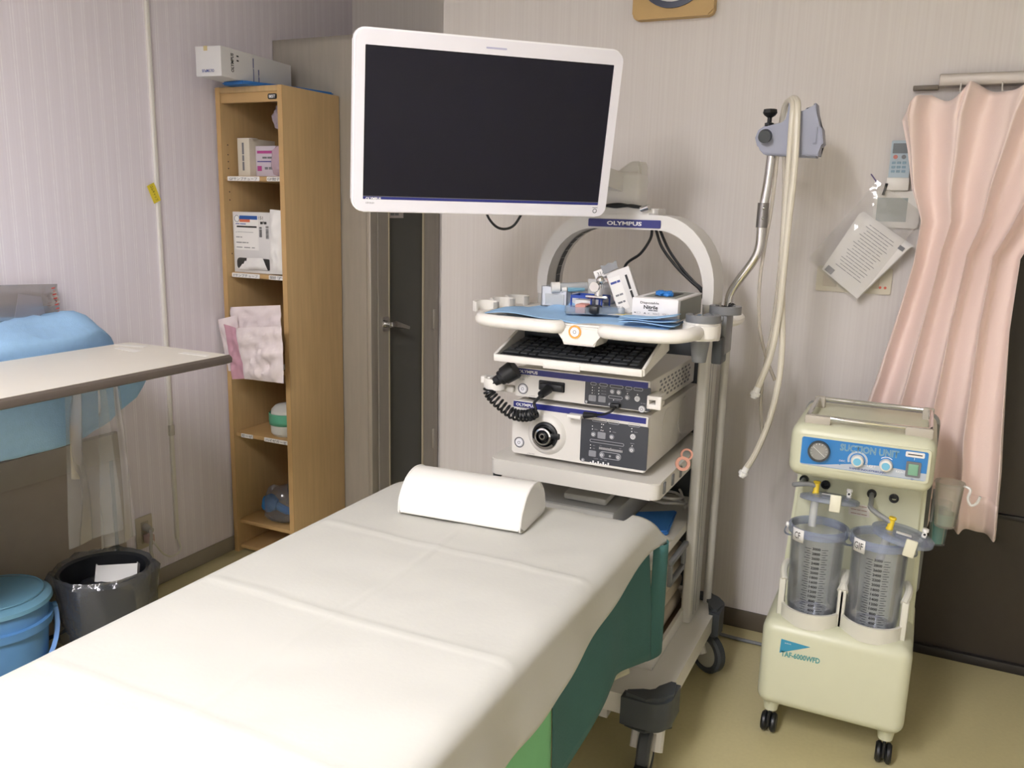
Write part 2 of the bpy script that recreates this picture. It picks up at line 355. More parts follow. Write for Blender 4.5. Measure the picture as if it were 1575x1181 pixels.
# ---------------------------------------------------------------- bookcase
bx0, bx1, by0, by1, bt = XL+.016, -2.11, 2.46, 2.785, 1.80
t = BK = T('bookcase', 'narrow oak open-front bookcase with labelled shelf edges', 'bookcase', ((bx0+bx1)/2, 2.62, 0))
O('side_panel', box(B(), bx1-.02, bx1, by0, by1, 0, bt, .0015), mWood, t); O('side_panel', box(B(), bx0, bx0+.02, by0, by1, 0, bt, .0015), mWood, t)
bm = B(); box(bm, bx1-.0205, bx1+.0005, by0-.001, by0+.001, 0, bt); O('edge_strip', bm, mWoodE, t, ang=0)
bm = B(); box(bm, bx0-.0005, bx0+.0205, by0-.001, by0+.001, 0, bt); O('edge_strip', bm, mWoodE, t, ang=0)
O('back_panel', box(B(), bx0+.02, bx1-.02, by1-.008, by1, 0, bt-.02), mWood, t)
O('top_panel', box(B(), bx0+.02, bx1-.02, by0, by1, bt-.02, bt, .0015), mWood, t)
O('top_rail', box(B(), bx0+.02, bx1-.02, by0+.004, by0+.02, bt-.055, bt-.02, .003), mWoodE, t)
bd = O('badge', prism(B(), rr(-2.176, -2.136, bt-.047, bt-.028, .006), 'y', by0+.002, by0+.0045), mPrintK, t)
text('BEST', (-2.156, by0+.0015, bt-.0375), .010, mPrintW, bd, bold=.03, w=.028)
SZ = {1: 1.478, 2: 1.122, 3: .765, 4: .492, 5: .128, 6: .02}
def shelf(z, y0=by0+.012):
    return O('shelf', prism(B(), [(y0+.009, z-.01), (y0+.002, z-.007), (y0, z), (y0+.002, z+.007), (y0+.009, z+.01), (by1-.009, z+.01), (by1-.009, z-.01)], 'x', bx0+.021, bx1-.021), mWoodE, BK)
SH = {k: shelf(z) for k, z in SZ.items()}
mLbl = M('label_white', '#eceae6', .6, var=0)
def lbl(z, x0, x1, s, dy=0):
    o = O('label', prism(B(), rr(x0, x1, z-.008, z+.008, .003), 'y', by0+.010-dy, by0+.012-dy), mLbl, BK)
    text(s, ((x0+x1)/2, by0+.0095-dy, z), .011, mPrintK, o, w=(x1-x0)*.88)
lbl(SZ[1], -2.388, -2.235, 'GFサンプチューブ'); lbl(SZ[1], -2.20, -2.135, 'GF鉗子')
lbl(SZ[2], -2.385, -2.25, 'Fサンプチューブ'); lbl(SZ[2], -2.205, -2.135, '鉗子')
lbl(SZ[4], -2.373, -2.313, 'ガーゼ'); lbl(SZ[4], -2.255, -2.137, 'ハイゼガーゼ')
bm = B()
for z in (1.60, 1.585-.02, 1.54, 1.515, 1.43, 1.40, 1.2): cyl(bm, (bx0+.0195, by0+.03, z), (bx0+.0205, by0+.03, z), .0025, seg=8)
O('peg_hole', bm, mPrintK, t, kind='stuff')
# bookcase contents
z1 = SZ[1]+.0105
t = T('medicine_carton', 'cream and white carton with a magenta band on the top bookcase shelf', 'box', (-2.31, 2.56, z1))
O('carton', box(B(), -2.362, -2.305, 2.50, 2.64, z1, z1+.135, .001), M('cream_card', '#d8d0bf', .6), t)
fl = O('flap', box(B(), -2.362, -2.29, 2.50, 2.53, z1+.135, z1+.1365), mCard, t)
text('▬▬▬▬ ▬▬ ▬▬▬', (-2.335, 2.4993, z1+.07), .009, mPrintG, t, right=(0, 0, -1), up=(1, 0, 0), w=.1)
t = T('medicine_carton', 'white carton with magenta and violet printed lines beside the cream one', 'box', (-2.24, 2.56, z1))
O('carton', box(B(), -2.303, -2.155, 2.53, 2.66, z1, z1+.11, .001), M('lilac_card', '#cfc5cf', .6), t)
for zz, hh, mm, nm in ((.083, .010, M('magenta_print', '#b0488c', .6), 'band'), (.052, .004, M('violet_print', '#4e4a8c', .6), 'band'), (.02, .018, MATS['magenta_print'], 'logo')):
    O(nm, box(B(), -2.295, -2.19 if nm == 'band' else -2.275, 2.5292, 2.5302, z1+zz, z1+zz+hh), mm, t)
text('▬▬ ▬▬▬ ▬', (-2.235, 2.529, z1+.068), .007, mPrintG, t, w=.07); text('▬ ▬▬', (-2.235, 2.529, z1+.03), .009, mPrintG, t, w=.05)
def bag(name, label, cat, c, sx, sy, sz, mat, seed=0, rough=.35, kind=None, group=None, sub=1, parent=None, squash=1):
    bm = B(); bmesh.ops.create_icosphere(bm, subdivisions=3, radius=1)
    for v in bm.verts:
        n = v.co.copy(); k = 1+rough*nz(n.x+seed, n.y, n.z, 1.7)+rough*.6*nz(n.x, n.y+seed, n.z, 4.1)
        w = n*k; w = Vector((math.copysign(abs(w.x)**.8, w.x), math.copysign(abs(w.y)**.8, w.y), math.copysign(abs(w.z)**.8, w.z)))
        v.co = Vector((c[0]+w.x*sx, c[1]+w.y*sy, max(c[2]-sz, c[2]+w.z*sz)))
    return O(name, bm, mat, parent, label, cat, group, ang=25 if mat in (mFilm,) else 40)
mPinkF = clear('pink_film', '#d9b9c6', .45, .15, wr=30)
bag('plastic_pouch', 'crumpled pink plastic pouch leaning in front of the cartons', 'bag', (-2.163, 2.50, z1+.055), .028, .025, .054, mPinkF, 3, .25)
def pouch(name, label, cat, mat, pts, y, th=.012, seed=0, amp=.004, group=None, parent=None, tilt=0):
    """flat soft packet: polygon outline in the xz plane, puffed to thickness th with wrinkles"""
    (a, b, c, d) = [Vector((p[0], 0, p[1])) for p in pts]; n = 20; bm = B()
    for s in (1, -1):
        def f(u, v):
            p = a.lerp(b, u).lerp(d.lerp(c, u), v); e = (1-abs(2*u-1)**4)*(1-abs(2*v-1)**4)
            return Vector((p.x, y - s*th*e*.5 + (1.5*amp*nz(p.x+seed, .3, p.z, 24) + .9*amp*nz(p.z+seed, .7, p.x, 55))*(.3+e) - tilt*(1-v), p.z))
        grid(bm, n, n, f)
    bmesh.ops.remove_doubles(bm, verts=bm.verts, dist=.0002)
    return O(name, bm, mat, parent, label, cat, group, ang=50)
bag('plastic_bag', 'crumpled clear bag stuffed in the top of the bookcase', 'bag', (-2.165, 2.54, 1.70), .033, .05, .045, clear('lilac_film', '#cfc0cc', .5, .12, wr=40), 9, .4)
z2 = SZ[2]+.0105
t = T('dispenser_box', 'white dispenser carton with blue and orange logo on the second shelf', 'box', (-2.28, 2.53, z2))
O('carton', box(B(), -2.385, -2.19, 2.485, 2.62, z2, z2+.225, .001), mCard, t)
fy = 2.4845
def plq(x0, x1, za, zb, mm, nm='print', y=fy, par=None): return O(nm, box(B(), x0, x1, y-.0006, y, za, zb), mm, par, ang=0)
plq(-2.377, -2.262, z2+.085, z2+.213, mLbl, 'print_panel', fy, t)
plq(-2.35, -2.264, z2+.198, z2+.212, M('logo_blue', '#24549c', .5), 'print', fy-.0006, t); plq(-2.35, -2.30, z2+.188, z2+.198, M('logo_orange', '#d8724f', .5), 'print', fy-.0006, t)
plq(-2.365, -2.268, z2+.168, z2+.174, mPrintK, 'print', fy-.0006, t)
O('logo_ring', lathe(B(), [(.013, 0), (.013, .001), (.011, .001), (.011, 0)], (-2.363, fy-.0003, z2+.20), 20, (0, -1, 0)), mPrintG, t)
for i, (s, zz, ww) in enumerate((('▬▬ ▬▬▬', .181, .05), ('▪ ━━━━━━━━', .150, .085), ('▬▬ ▬', .132, .03), ('▬▬▬ ▬▬ ▬', .112, .06), ('▬▬  ▬▬  ▬', .094, .09))):
    text(s, (-2.37, fy-.001, z2+zz), .003, mPrintG if i else mPrintB, t, w=ww, align='LEFT')
text('151', (-2.247, fy-.001, z2+.205), .012, mPrintK, t, w=.02); text('▬▪▬', (-2.235, fy-.001, z2+.188), .011, mPrintK, t, w=.03)
bm = B()
for i in range(18):
    if random.random() < .75: box(bm, -2.256, -2.244, fy-.0006, fy, z2+.135+i*.0022, z2+.1365+i*.0022); box(bm, -2.225, -2.212, fy-.0006, fy, z2+.13+i*.0028, z2+.1315+i*.0028)
O('barcode', bm, mPrintK, t, ang=0, kind='stuff')
O('opening', prism(B(), rr(-2.37, -2.205, z2+.012, z2+.055, .015), 'y', fy-.0008, fy+.001), M('box_inside', '#3a3836', .8), t)
for i in range(3): pouch('sachet', None, None, mPaper, ((-2.36+.02*i, z2+.012), (-2.215, z2+.014+.004*i), (-2.235, z2+.04+.01*i), (-2.34+.015*i, z2+.032+.012*i)), 2.478-.003*i, .008, i, .004, parent=t)
pouch('paper_packet', 'tall white paper packet standing against the bookcase side', 'packet', mPaper, ((-2.20, z2+.003), (-2.135, z2+.003), (-2.134, z2+.235), (-2.19, z2+.238)), 2.47, .03, 4, .006)
z3 = SZ[3]+.0105
mPk = M('packet_white', '#e8dcdc', .6, var=.04, bump=.2, bs=60); mPkP = clear('packet_pink', '#dba9b9', .78, .2, wr=30)
pouch('sterile_packet', 'large white sterile packet at the back of the overflowing shelf', 'packet', mPk, ((-2.39, z3+.03), (-2.135, z3+.04), (-2.135, z3+.25), (-2.38, z3+.225)), 2.450, .02, 1, .01)
pouch('sterile_packet', 'white packet sticking out past the left edge of the bookcase', 'packet', mPk, ((-2.385, z3-.02), (-2.31, z3-.02), (-2.33, z3+.20), (-2.43, z3+.175)), 2.430, .018, 2, .008)
pouch('sterile_packet', 'translucent pink packet hanging over the shelf edge', 'packet', mPkP, ((-2.345, z3-.045), (-2.245, z3-.03), (-2.29, z3+.15), (-2.375, z3+.165)), 2.408, .016, 3, .008)
pouch('sterile_packet', 'creased white packet over the pink one on the shelf', 'packet', mPk, ((-2.255, z3-.028), (-2.07, z3-.025), (-2.072, z3+.185), (-2.29, z3+.16)), 2.378, .024, 5, .012)
O('paper_slip', box(B(), -2.37, -2.15, 2.4785, 2.49, z3, z3+.02, .002), mPaper, label='white paper slip lying flat under the sterile packets', cat='paper')
z4 = SZ[4]+.0105
t = T('gauze_pack', 'round white gauze pack with a green band on the shelf', 'gauze pack', (-2.185, 2.55, z4))
bm = lathe(B(), [(0, 0), (.055, 0), (.066, .012), (.069, .06), (.064, .10), (.045, .118), (.02, .125), (0, .126)], (-2.205, 2.55, z4), 28)
for v in bm.verts: v.co.x += .004*nz(v.co.x, v.co.y, v.co.z, 30); v.co.y += .006*nz(v.co.z, v.co.x, v.co.y, 25)
O('wrap', bm, M('gauze_wrap', '#d6d6cf', .45, var=.05, bump=.2, bs=50), t)
bm = lathe(B(), [(.0692, .045), (.0706, .06), (.0700, .088), (.0685, .09)], (-2.205, 2.55, z4), 28); O('band', bm, M('green_band', '#5fae8e', .5), t, th=.001)
z5 = SZ[5]+.0105
t = T('plastic_bag', 'clear plastic bag holding blue pieces on the lowest shelf', 'bag', (-2.21, 2.52, z5))
bag('film', None, None, (-2.225, 2.54, z5+.075), .085, .065, .075, clear('smoke_film', '#8c929c', .3, .1, wr=22), 21, .35, parent=t)
bag('film', None, None, (-2.168, 2.56, z5+.17), .03, .05, .08, MATS['smoke_film'], 22, .3, parent=t)
t = T('blue_pouch', 'shiny blue gathered pouch inside the clear bag', 'pouch', (-2.27, 2.50, z5+.01))
bag('pouch', None, None, (-2.27, 2.51, z5+.075), .034, .03, .035, M('blue_gloss', '#2e78bd', .25, var=.2, vs=40), 5, .3, parent=t)
O('pouch_tail', tube(B(), sm([(-2.25, 2.52, z5+.07), (-2.2, 2.53, z5+.05), (-2.16, 2.53, z5+.06), (-2.14, 2.54, z5+.03)], 5), .016, 8), MATS['blue_gloss'], t)
# on top of the bookcase
t = T('folded_cloth', 'folded blue cloth under the white carton on the bookcase', 'cloth', (-2.25, 2.55, bt))
O('cloth', prism(B(), [(-2.345, 2.42), (-2.235, 2.405), (-2.16, 2.60), (-2.125, 2.77), (-2.3, 2.775), (-2.36, 2.6)], 'z', bt+.0005, bt+.012, .004), mDBlueC, t)
c0 = V(-2.346, 2.30, bt+.0135)
t = T('long_carton', 'long white carton with blue lettering lying on top of the bookcase', 'box', c0, rot=(0, 0, math.radians(6.8)))
Lc, wc, hc = .42, .104, .098
O('carton', box(B(), 0, wc, 0, Lc, 0, hc, .001), M('carton_white', '#d9d8d8', .55, var=.02), t)
mOB = M('carton_blue', '#33468f', .5)
O('tape', box(B(), .035, .05, -.001, .02, hc-.015, hc+.0008), M('parcel_tape', '#c9b98c', .4), t)
text('OLYMPUS', (.05, -.0008, .018), .010, mOB, t, w=.05, bold=.02, right=(-1, 0, 0), up=(0, 0, -1))
text('OLYMPUS', (wc+.0008, .06, .052), .016, mPrintK, t, right=(0, 0, 1), up=(0, -1, 0), w=.062, bold=.02)
text('▪ ▪', (wc+.0008, .09, .07), .012, mPrintK, t, right=(0, 0, 1), up=(0, -1, 0), w=.02)
text('▬▬▬▬ ▬▬▬', (wc+.0008, .18, .045), .004, mOB, t, right=(0, 0, 1), up=(0, -1, 0), w=.08); text('▬▬▪▬▬', (wc+.0008, .21, .028), .006, mOB, t, right=(0, 0, 1), up=(0, -1, 0), w=.045)
# ---------------------------------------------------------------- left side: overbed table, blue drape, bucket, bin
TZ = .97
t = T('overbed_table', 'white overbed table with a brown edge band beside the wall', 'table', (-1.96, 1.1, 0))
O('table_top', prism(B(), rr(-2.162, -1.766, .75, 1.80, .012), 'z', TZ-.022, TZ, .002), M('table_white', '#e2ddd0', .4, var=.02), t)
O('edge_band', prism(B(), [(-1.766, TZ-.001), (-1.757, TZ-.006), (-1.755, TZ-.012), (-1.757, TZ-.022), (-1.77, TZ-.027), (-1.775, TZ-.022), (-1.766, TZ-.022)], 'y', .745, 1.805), M('brown_edge', '#5f564e', .5), t)
O('column', box(B(), -2.02, -1.96, .86, .92, .06, TZ-.022, .006), mColumn, t)
O('foot', box(B(), -2.13, -1.80, .85, .93, .03, .06, .008), mColumn, t)
for x in (-2.11, -1.82): O('caster', cyl(B(), (x-.012, .89, .018), (x+.012, .89, .018), .018), mRubber, t)
for i, (x, y, a) in enumerate(((-2.10, 1.755, 12), (-2.05, 1.70, -8), (-1.84, 1.79-.04, 3))):
    m = Matrix.Translation((x, y, TZ+.0006)) @ Matrix.Rotation(math.radians(a), 4, 'Z')
    O('tape_strip', box(B(), -.05, .05, -.012, .012, -.0004, .0006, m=m), M('white_tape', '#ece9e2', .5), t)
# blue cover over equipment between table and wall: closed puffy shape
t = T('blue_drape_cover', 'bulky blue nonwoven cover draped over equipment behind the white table', 'drape', (-2.2, 1.5, .55))
def prof(v, u):
    y = .55+1.32*v
    e = max(0, 1-(max(0, y-1.52)/.352)**2.4)**.5
    zb = interp(DB, y)
    pts = [(-2.41, .60), (-2.41, 1.0), (-2.33, 1.035), (-2.24, 1.03), (-2.185, .99), (-2.175, .925), (-2.05, .925), (-1.965, .90), (-1.945, .80), (-1.955, .68), (-1.985, .61), (-2.2, .60)]
    p = sm([(a, 0, b) for a, b in pts], 4, True); q = p[int(u*len(p)) % len(p)]
    x, z = q.x, q.z; bump = .022*math.sin(y*9+1)+.026*nz(x*3, y, z, 5)
    if z > .926:
        z += bump - .02*abs(nz(x*2, y*1.3, 0, 11)) - max(0, 1.60-y)*.06 + .06*math.exp(-((y-1.74)/.09)**2); z = .90+(z-.90)*(.25+.75*e)
    else:
        z = .925-(.925-z)/.325*(.925-zb); x += .022*nz(x, y, z, 8)+.012*math.sin(y*14+z*9)*(1 if x > -2.1 else 0)-.012*abs(nz(x, y+z*.5, z*.4, 19))
    return Vector((-2.41+(x+2.41)*(.22+.78*e), y, z))
DB = sorted((P(a, b, x=-1.955).y, P(a, b, x=-1.955).z) for a, b in ((-60, 742), (0, 722), (70, 702), (130, 682), (180, 654), (222, 616), (245, 580)))
bm = B(); NU = 48; NV = 44
rows = [[bm.verts.new(prof(j/NV, i/NU)) for i in range(NU)] for j in range(NV+1)]
for j in range(NV):
    for i in range(NU): bm.faces.new((rows[j][i], rows[j][(i+1) % NU], rows[j+1][(i+1) % NU], rows[j+1][i]))
bm.faces.new(rows[0][::-1]); bm.faces.new(rows[-1])
O('cover', bm, mBlueC, t, ang=60)
O('stand', box(B(), -2.40, -2.06, .62, 1.08, 0, .63, .01), mColumn, t)
t = T('clear_bag', 'clear plastic bag with red print lying on the blue cover', 'bag', (-2.35, 1.55, 1.02))
pf_ = lambda: None
bm = B()
for s in (1, -1):
    grid(bm, 12, 8, lambda u, v: Vector((-2.40+.02*s*(1-abs(2*u-1)**3)*(1-abs(2*v-1)**3)+.012*nz(u*3, v*3, s), 1.35+.40*u, 1.045+.11*v-.02*u)))
bmesh.ops.remove_doubles(bm, verts=bm.verts, dist=.0005)
O('film', bm, clear('grey_film', '#9c948f', .42, .15, wr=20), t)
O('paper', prism(B(), [(1.60, 1.04), (1.70, 1.04), (1.69, 1.10), (1.62, 1.115)], 'x', -2.398, -2.396), M('lilac_paper', '#b9b4bf', .7), t)
text('▮▪▮▮▪▮▮▪▮', (-2.378, 1.725, 1.085), .012, M('print_red', '#c2453f', .6), t, right=(0, .15, -1), up=(0, 1, .15), w=.085)
# clear sheeting hanging from the table's wall-side edge
def hang(name, label, cat, y0, y1, z0, x, mat, seed):
    bm = grid(B(), 18, 12, lambda u, v: Vector((x+.006*math.sin(u*7+seed)+.008*nz(u*3, v*2, seed), (y0+(y1-y0)*u) + (v-.3)*.05*(u-.5), TZ-.03-(TZ-.03-z0)*v)))
    return O(name, bm, mat, label=label, cat=cat, ang=60)
hang('plastic_sheet', 'clear creased plastic sheet hanging below the table', 'plastic sheet', P(95, 620, x=-1.9).y, P(165, 620, x=-1.9).y, P(130, 835, x=-1.9).z, -1.90, mVinyl, 1)
hang('plastic_sheet', 'narrow clear plastic strip hanging beside the creased sheet', 'plastic sheet', P(150, 620, x=-1.915).y, P(190, 620, x=-1.915).y, P(170, 845, x=-1.9).z, -1.915, mVinyl, 4)
O('paper_strip', grid(B(), 2, 10, lambda u, v: P(107+13*u+3*v, 655+82*v, x=-1.925)), M('cream_strip', '#b5ab97', .7), label='cream paper strip hanging inside the clear sheet', cat='paper', th=.001)
# bucket
bc = V(-2.228, 1.357, 0)
t = T('bucket', 'blue plastic bucket with a lid and a bail handle', 'bucket', bc)
mBk = M('bucket_blue', '#5c8fc4', .4, var=.05); mLid = M('lid_blue', '#6f9fb8', .4, var=.05)
O('body', lathe(B(), [(0, .002), (.105, .002), (.11, .01), (.125, .22), (.137, .222), (.139, .245), (.128, .247), (.13, .295), (.127, .295), (.122, .22), (.105, .012), (0, .012)], bc, 40), mBk, t)
ld = O('lid', lathe(B(), [(0, .315), (.06, .318), (.11, .318), (.128, .312), (.139, .303), (.141, .292), (.133, .292), (.133, .298), (0, .302)], bc, 40), mLid, t)
O('rim_groove', lathe(B(), [(.118, .3175), (.1195, .3205), (.121, .3175)], bc, 40), mLid, ld)
hp = []
for k in range(25):
    a = math.pi*k/24; hp.append(bc + V(math.cos(a)*.148*math.cos(.6) - math.sin(a)*0, 0, 0))
ax = V(.35, .94, 0); px_ = V(.94, -.35, 0)
hp = [bc + ax*(math.cos(math.pi*k/24)*.146) + px_*(math.sin(math.pi*k/24)*.115) + V(0, 0, .235-math.sin(math.pi*k/24)*.15) for k in range(25)]
O('handle', tube(B(), hp, 0, sq=(.006, .009)), M('handle_blue', '#6f9ddb', .4), t)
for s in (1, -1): O('lug', cyl(B(), bc+ax*(.128*s)+V(0, 0, .235), bc+ax*(.15*s)+V(0, 0, .235), .012), mBk, t)
# waste bin
wc_ = V(-2.16, 1.65, 0)
t = T('waste_bin', 'dark waste bin lined with a translucent plastic bag', 'waste bin', wc_)
O('bin', lathe(B(), [(0, .002), (.095, .002), (.10, .01), (.125, .285), (.131, .29), (.127, .295), (.12, .288), (.096, .012), (0, .012)], wc_, 40), M('bin_dark', '#26282d', .5), t)
bm = lathe(B(), [(.118, .12), (.123, .2), (.124, .29), (.134, .303), (.146, .285), (.143, .23), (.136, .15), (.13, .09)], wc_, 56)
for v in bm.verts:
    a = math.atan2(v.co.y-wc_.y, v.co.x-wc_.x); k = .012*nz(math.cos(a)*3, math.sin(a)*3, v.co.z*9)+.006*math.sin(a*11+v.co.z*20)
    if v.co.z > .27 or (v.co-wc_).xy.length > .128: v.co += Vector((math.cos(a), math.sin(a), .3))*abs(k)*1.3
O('liner_bag', bm, clear('bin_film', '#5d6068', .42, .12, wr=30), t)
bag('inner_bag', None, None, wc_+V(0, 0, .2), .085, .085, .06, M('black_bag', '#20232a', .35), 14, .25, parent=t)
m = Matrix.Translation(wc_+V(.03, .02, .272)) @ Matrix.Rotation(math.radians(38), 4, 'Z') @ Matrix.Rotation(math.radians(-35), 4, 'X')
t = T('small_carton', 'small open white carton lying in the lined waste bin', 'box', wc_+V(.03, .02, .26))
O('panel', box(B(), -.058, .058, -.004, .0, -.03, .03, .001, m=m), mPaper, t)
O('flap', box(B(), -.0595, -.0575, -.004, .03, -.03, .034, m=m), mPaper, t); O('flap', box(B(), .0575, .0595, -.004, .03, -.03, .034, m=m), mPaper, t)
O('tray', box(B(), -.056, .056, .003, .03, -.03, -.028, m=m), mCard, t)
# ---------------------------------------------------------------- exam bed
BX0, BX1, BY0, BY1, BZ = -1.245, -.545, .05, 1.895, .662
t = T('exam_bed', 'padded examination bed standing in front of the equipment cart', 'bed', (-.9, 1, 0))
O('mattress', box(B(), BX0, BX1, BY0, BY1, .58, BZ, .03, 4), M('bed_vinyl', '#7fa08c', .5), t)
O('frame', box(B(), BX0+.02, BX1-.02, BY0+.02, BY1-.02, .52, .58, .004), mColumn, t)
for x in (BX0+.08, BX1-.22):
    for y in (BY0+.12, BY1-.30): O('leg', box(B(), x-.02, x+.02, y-.02, y+.02, 0, .52, .003), mColumn, t)
for y in (BY0+.12, BY1-.30): O('stretcher', box(B(), BX0+.10, BX1-.24, y-.015, y+.015, .12, .15, .003), mColumn, t)
# teal and green under-drapes on the open side
def drape(name, label, y0, y1, ztop, zb, off, mat, fold=.012, ph=0, n=60, cat='drape', endx=None):
    def f(u, v):
        y = y0+(y1-y0)*u; zt = ztop; zz = zb(y); z = zt-(zt-zz)*v
        x = BX1+off+.02*v**.5+fold*math.sin(y*17+ph)*v+.006*nz(y, z, ph, 6)*v
        if endx: x, y = endx(x, y, v)
        return Vector((x, y, z))
    return O(name, grid(B(), n, 14, f), mat, label=label, cat=cat, ang=60, th=.0015)
def tealb(y):
    tab = [(1.2, .30), (1.39, .33), (1.52, .368), (1.60, .388), (1.66, .388), (1.77, .350), (1.91, .308)]
    for (a, b), (c, d) in zip(tab, tab[1:]):
        if y <= c: return b+(d-b)*(y-a)/(c-a)
    return .308
drape('teal_drape', 'dark teal drape hanging under the white sheet', 1.312, 1.905, .615, tealb, .001, M('teal_cloth', '#3a6663', .85, var=.08, bump=.15, bs=200), .008, .5)
O('teal_drape', grid(B(), 10, 12, lambda u, v: Vector((BX1+.016+.032*math.sin(u*2.6)-.012*u, 1.913+.075*u, .60-.305*v+.02*u*v))), MATS['teal_cloth'], label='narrow teal fold hanging at the head end corner of the bed', cat='drape', th=.0015, ang=60)
drape('green_drape', 'light green drape hanging at the near part of the bed', .25, 1.308, .615, lambda y: .22, .001, M('green_cloth', '#7cc08a', .8, var=.05, bump=.1, bs=200), .006, 2.1)
drape('lining_cloth', 'pale lining cloth showing below the teal drape', 1.42, 1.80, .45, lambda y: tealb(y)-.022, -.012, M('lining', '#b9b5a2', .8), .004, .5)
# white sheet
def sheet(u, v):
    # u across (left hem .. right hem), v along the bed
    y = BY0-.02+(BY1+.03-BY0+.02)*v
    hemR = .072+.032*math.cos(max(0, min(1, (y-1.1)/.75))*math.pi)+.003*math.sin(y*13)+.006*nz(y, 3, 0, 5); hemL = .16+.02*math.sin(y*4)
    Wd = BX1-BX0; r = .03; arc = r*math.pi/2; tot = hemL+hemR+Wd-2*r+2*arc
    s = u*tot; zt = BZ+.004
    wr = .0035*nz(s, y, 0, 3)+.0022*nz(s, y, 4, 11)+.0022*math.exp(-((s-hemL-.36+.03*nz(y, 0, 0, 2))/.006)**2)
    for (ya, k) in ((.42, .003), (.80, .0028), (1.16, .003), (1.52, .0032)): wr += k*math.exp(-((y-ya-.012*nz(s, ya, 0, 3))/.007)**2)
    # pull creases running towards the open edge
    wr += .004*max(0, nz(s*1.1+y*1.9, s*7-y*6, 0, 1.3))*max(0, (s-hemL)/Wd)
    if s < hemL: p = V(BX0-.006-.012*(1-s/hemL)+.004*math.sin(y*14), y, zt-r-(hemL-s))
    elif s < hemL+arc:
        a = (s-hemL)/r; p = V(BX0+r-math.cos(a)*(r+.006), y, zt-r+math.sin(a)*r)
    elif s < hemL+arc+Wd-2*r: p = V(BX0+r+(s-hemL-arc), y, zt+wr)
    elif s < tot-hemR:
        a = (s-(hemL+arc+Wd-2*r))/r; p = V(BX1-r+math.sin(a)*(r+.012), y, zt-r+math.cos(a)*r+wr*math.cos(a))
    else:
        d = s-(tot-hemR); p = V(BX1+.012+.16*d+.003*math.sin(y*16)*d/.08+.006*nz(y, d, 7, 7)*d/.06, y, zt-r-d)
    e = max(0, (v-.955)/.045)
    if e > 0 and p.x < BX1-.05: p.z -= .02*e*e; p.y -= .004*e
    # the loose corner stands out beyond the bed end
    c = max(0, (s-(tot-hemR-.05))/(hemR+.05))*max(0, (v-.90)/.10)
    p.y += .085*c*c; p.x += .018*c*c; p.z += .012*c-.02*e*c
    return p
O('bed_sheet', grid(B(), 130, 190, sheet), M('white_sheet', '#c5c4bc', .75, var=.015, vs=8, bump=.06, bs=120), label='white creased sheet covering the examination bed', cat='sheet', ang=80, th=.001)
# pillow: half-round white vinyl bolster
ca, cb_ = P(622, 790, z=BZ+.008), P(800, 820, z=BZ+.008); ax = (cb_-ca); ax.z = 0; Lp = .315; ang = math.atan2(ax.y, ax.x)
t = T('pillow', 'white vinyl half-round pillow lying on the bed sheet', 'pillow', ca + V(-.012, .0, .0015), rot=(0, 0, ang))
pts = sm([(p[0], 0, p[1]) for p in ((0, 0), (-.008, .02), (0, .045), (.03, .078), (.075, .093), (.125, .082), (.155, .045), (.16, .015), (.15, 0), (.08, -.001))], 4, True)
bm = B(); prism(bm, [(p.x, p.z) for p in pts], 'x', -.002, Lp, .007, 3)
mVin = M('white_vinyl', '#eceae4', .38, var=.015, bump=.03, bs=30)
O('cushion', bm, mVin, t)
for xx in (.001, Lp-.003): O('piping', tube(B(), [(xx, p.x*1.0+(p.x-.075)*.005, p.z*1.0) for p in pts if True], .0022, 6, True), mVin, t)
# ---------------------------------------------------------------- equipment cart
mArch = M('arch_white', '#dedcd8', .38, var=.02)
XC = -.788; LX0, LX1 = -1.052, -1.022; RX0, RX1 = -.554, -.524; CYA, CYB = 2.34, 2.46
CART = t = T('equipment_cart', 'tall white wheeled equipment cart with an arch and shelves', 'cart', (XC, 2.2, 0))
O('base', prism(B(), rr(-1.095, -.475, 1.885, 2.525, .03), 'z', .15, .205, .004), mCart, t)
O('foot_bracket', box(B(), -.70, -.62, 1.90, 1.96, .115, .15, .003), mColumn, t)
def bumper(cx, cy, sx, sy):
    pts = [(0, .105), (.03, .105)] + [(.0+.06*math.cos(math.radians(a))-.03+.0, 0) for a in ()]
    out = [(.105, -.0), (.105, .035)] ; o = []
    outer = [(-.105, .0), (-.105, -.03)] + [(-.105+.105+.03*0-.0, -.03)] * 0
    # L-shaped wrap round a corner at the origin; the cart lies towards -x,+y (mirrored by sx, sy)
    outer = [(-.10, -.022)] + [(-.035+.055*math.cos(math.radians(a)), .033+.055*math.sin(math.radians(a))) for a in range(-90, 1, 15)] + [(.02, .10)]
    inner = [(-.012, .10)] + [(-.055+.04*math.cos(math.radians(a)), .053+.04*math.sin(math.radians(a))) for a in (0, -30, -60, -90)] + [(-.10, .012)]
    pp = [(cx+sx*a, cy+sy*b) for a, b in outer+inner]
    if sx*sy < 0: pp = pp[::-1]
    return prism(B(), pp, 'z', .128, .222, .01, 2)
for sx, cx in ((1, -.475), (-1, -1.095)):
    for sy, cy in ((1, 1.885), (-1, 2.525)): O('bumper', bumper(cx, cy, sx, sy), mDark, t)
mTyre = M('tyre', '#3e4246', .6); mHub = M('hub_grey', '#a9a79b', .45)
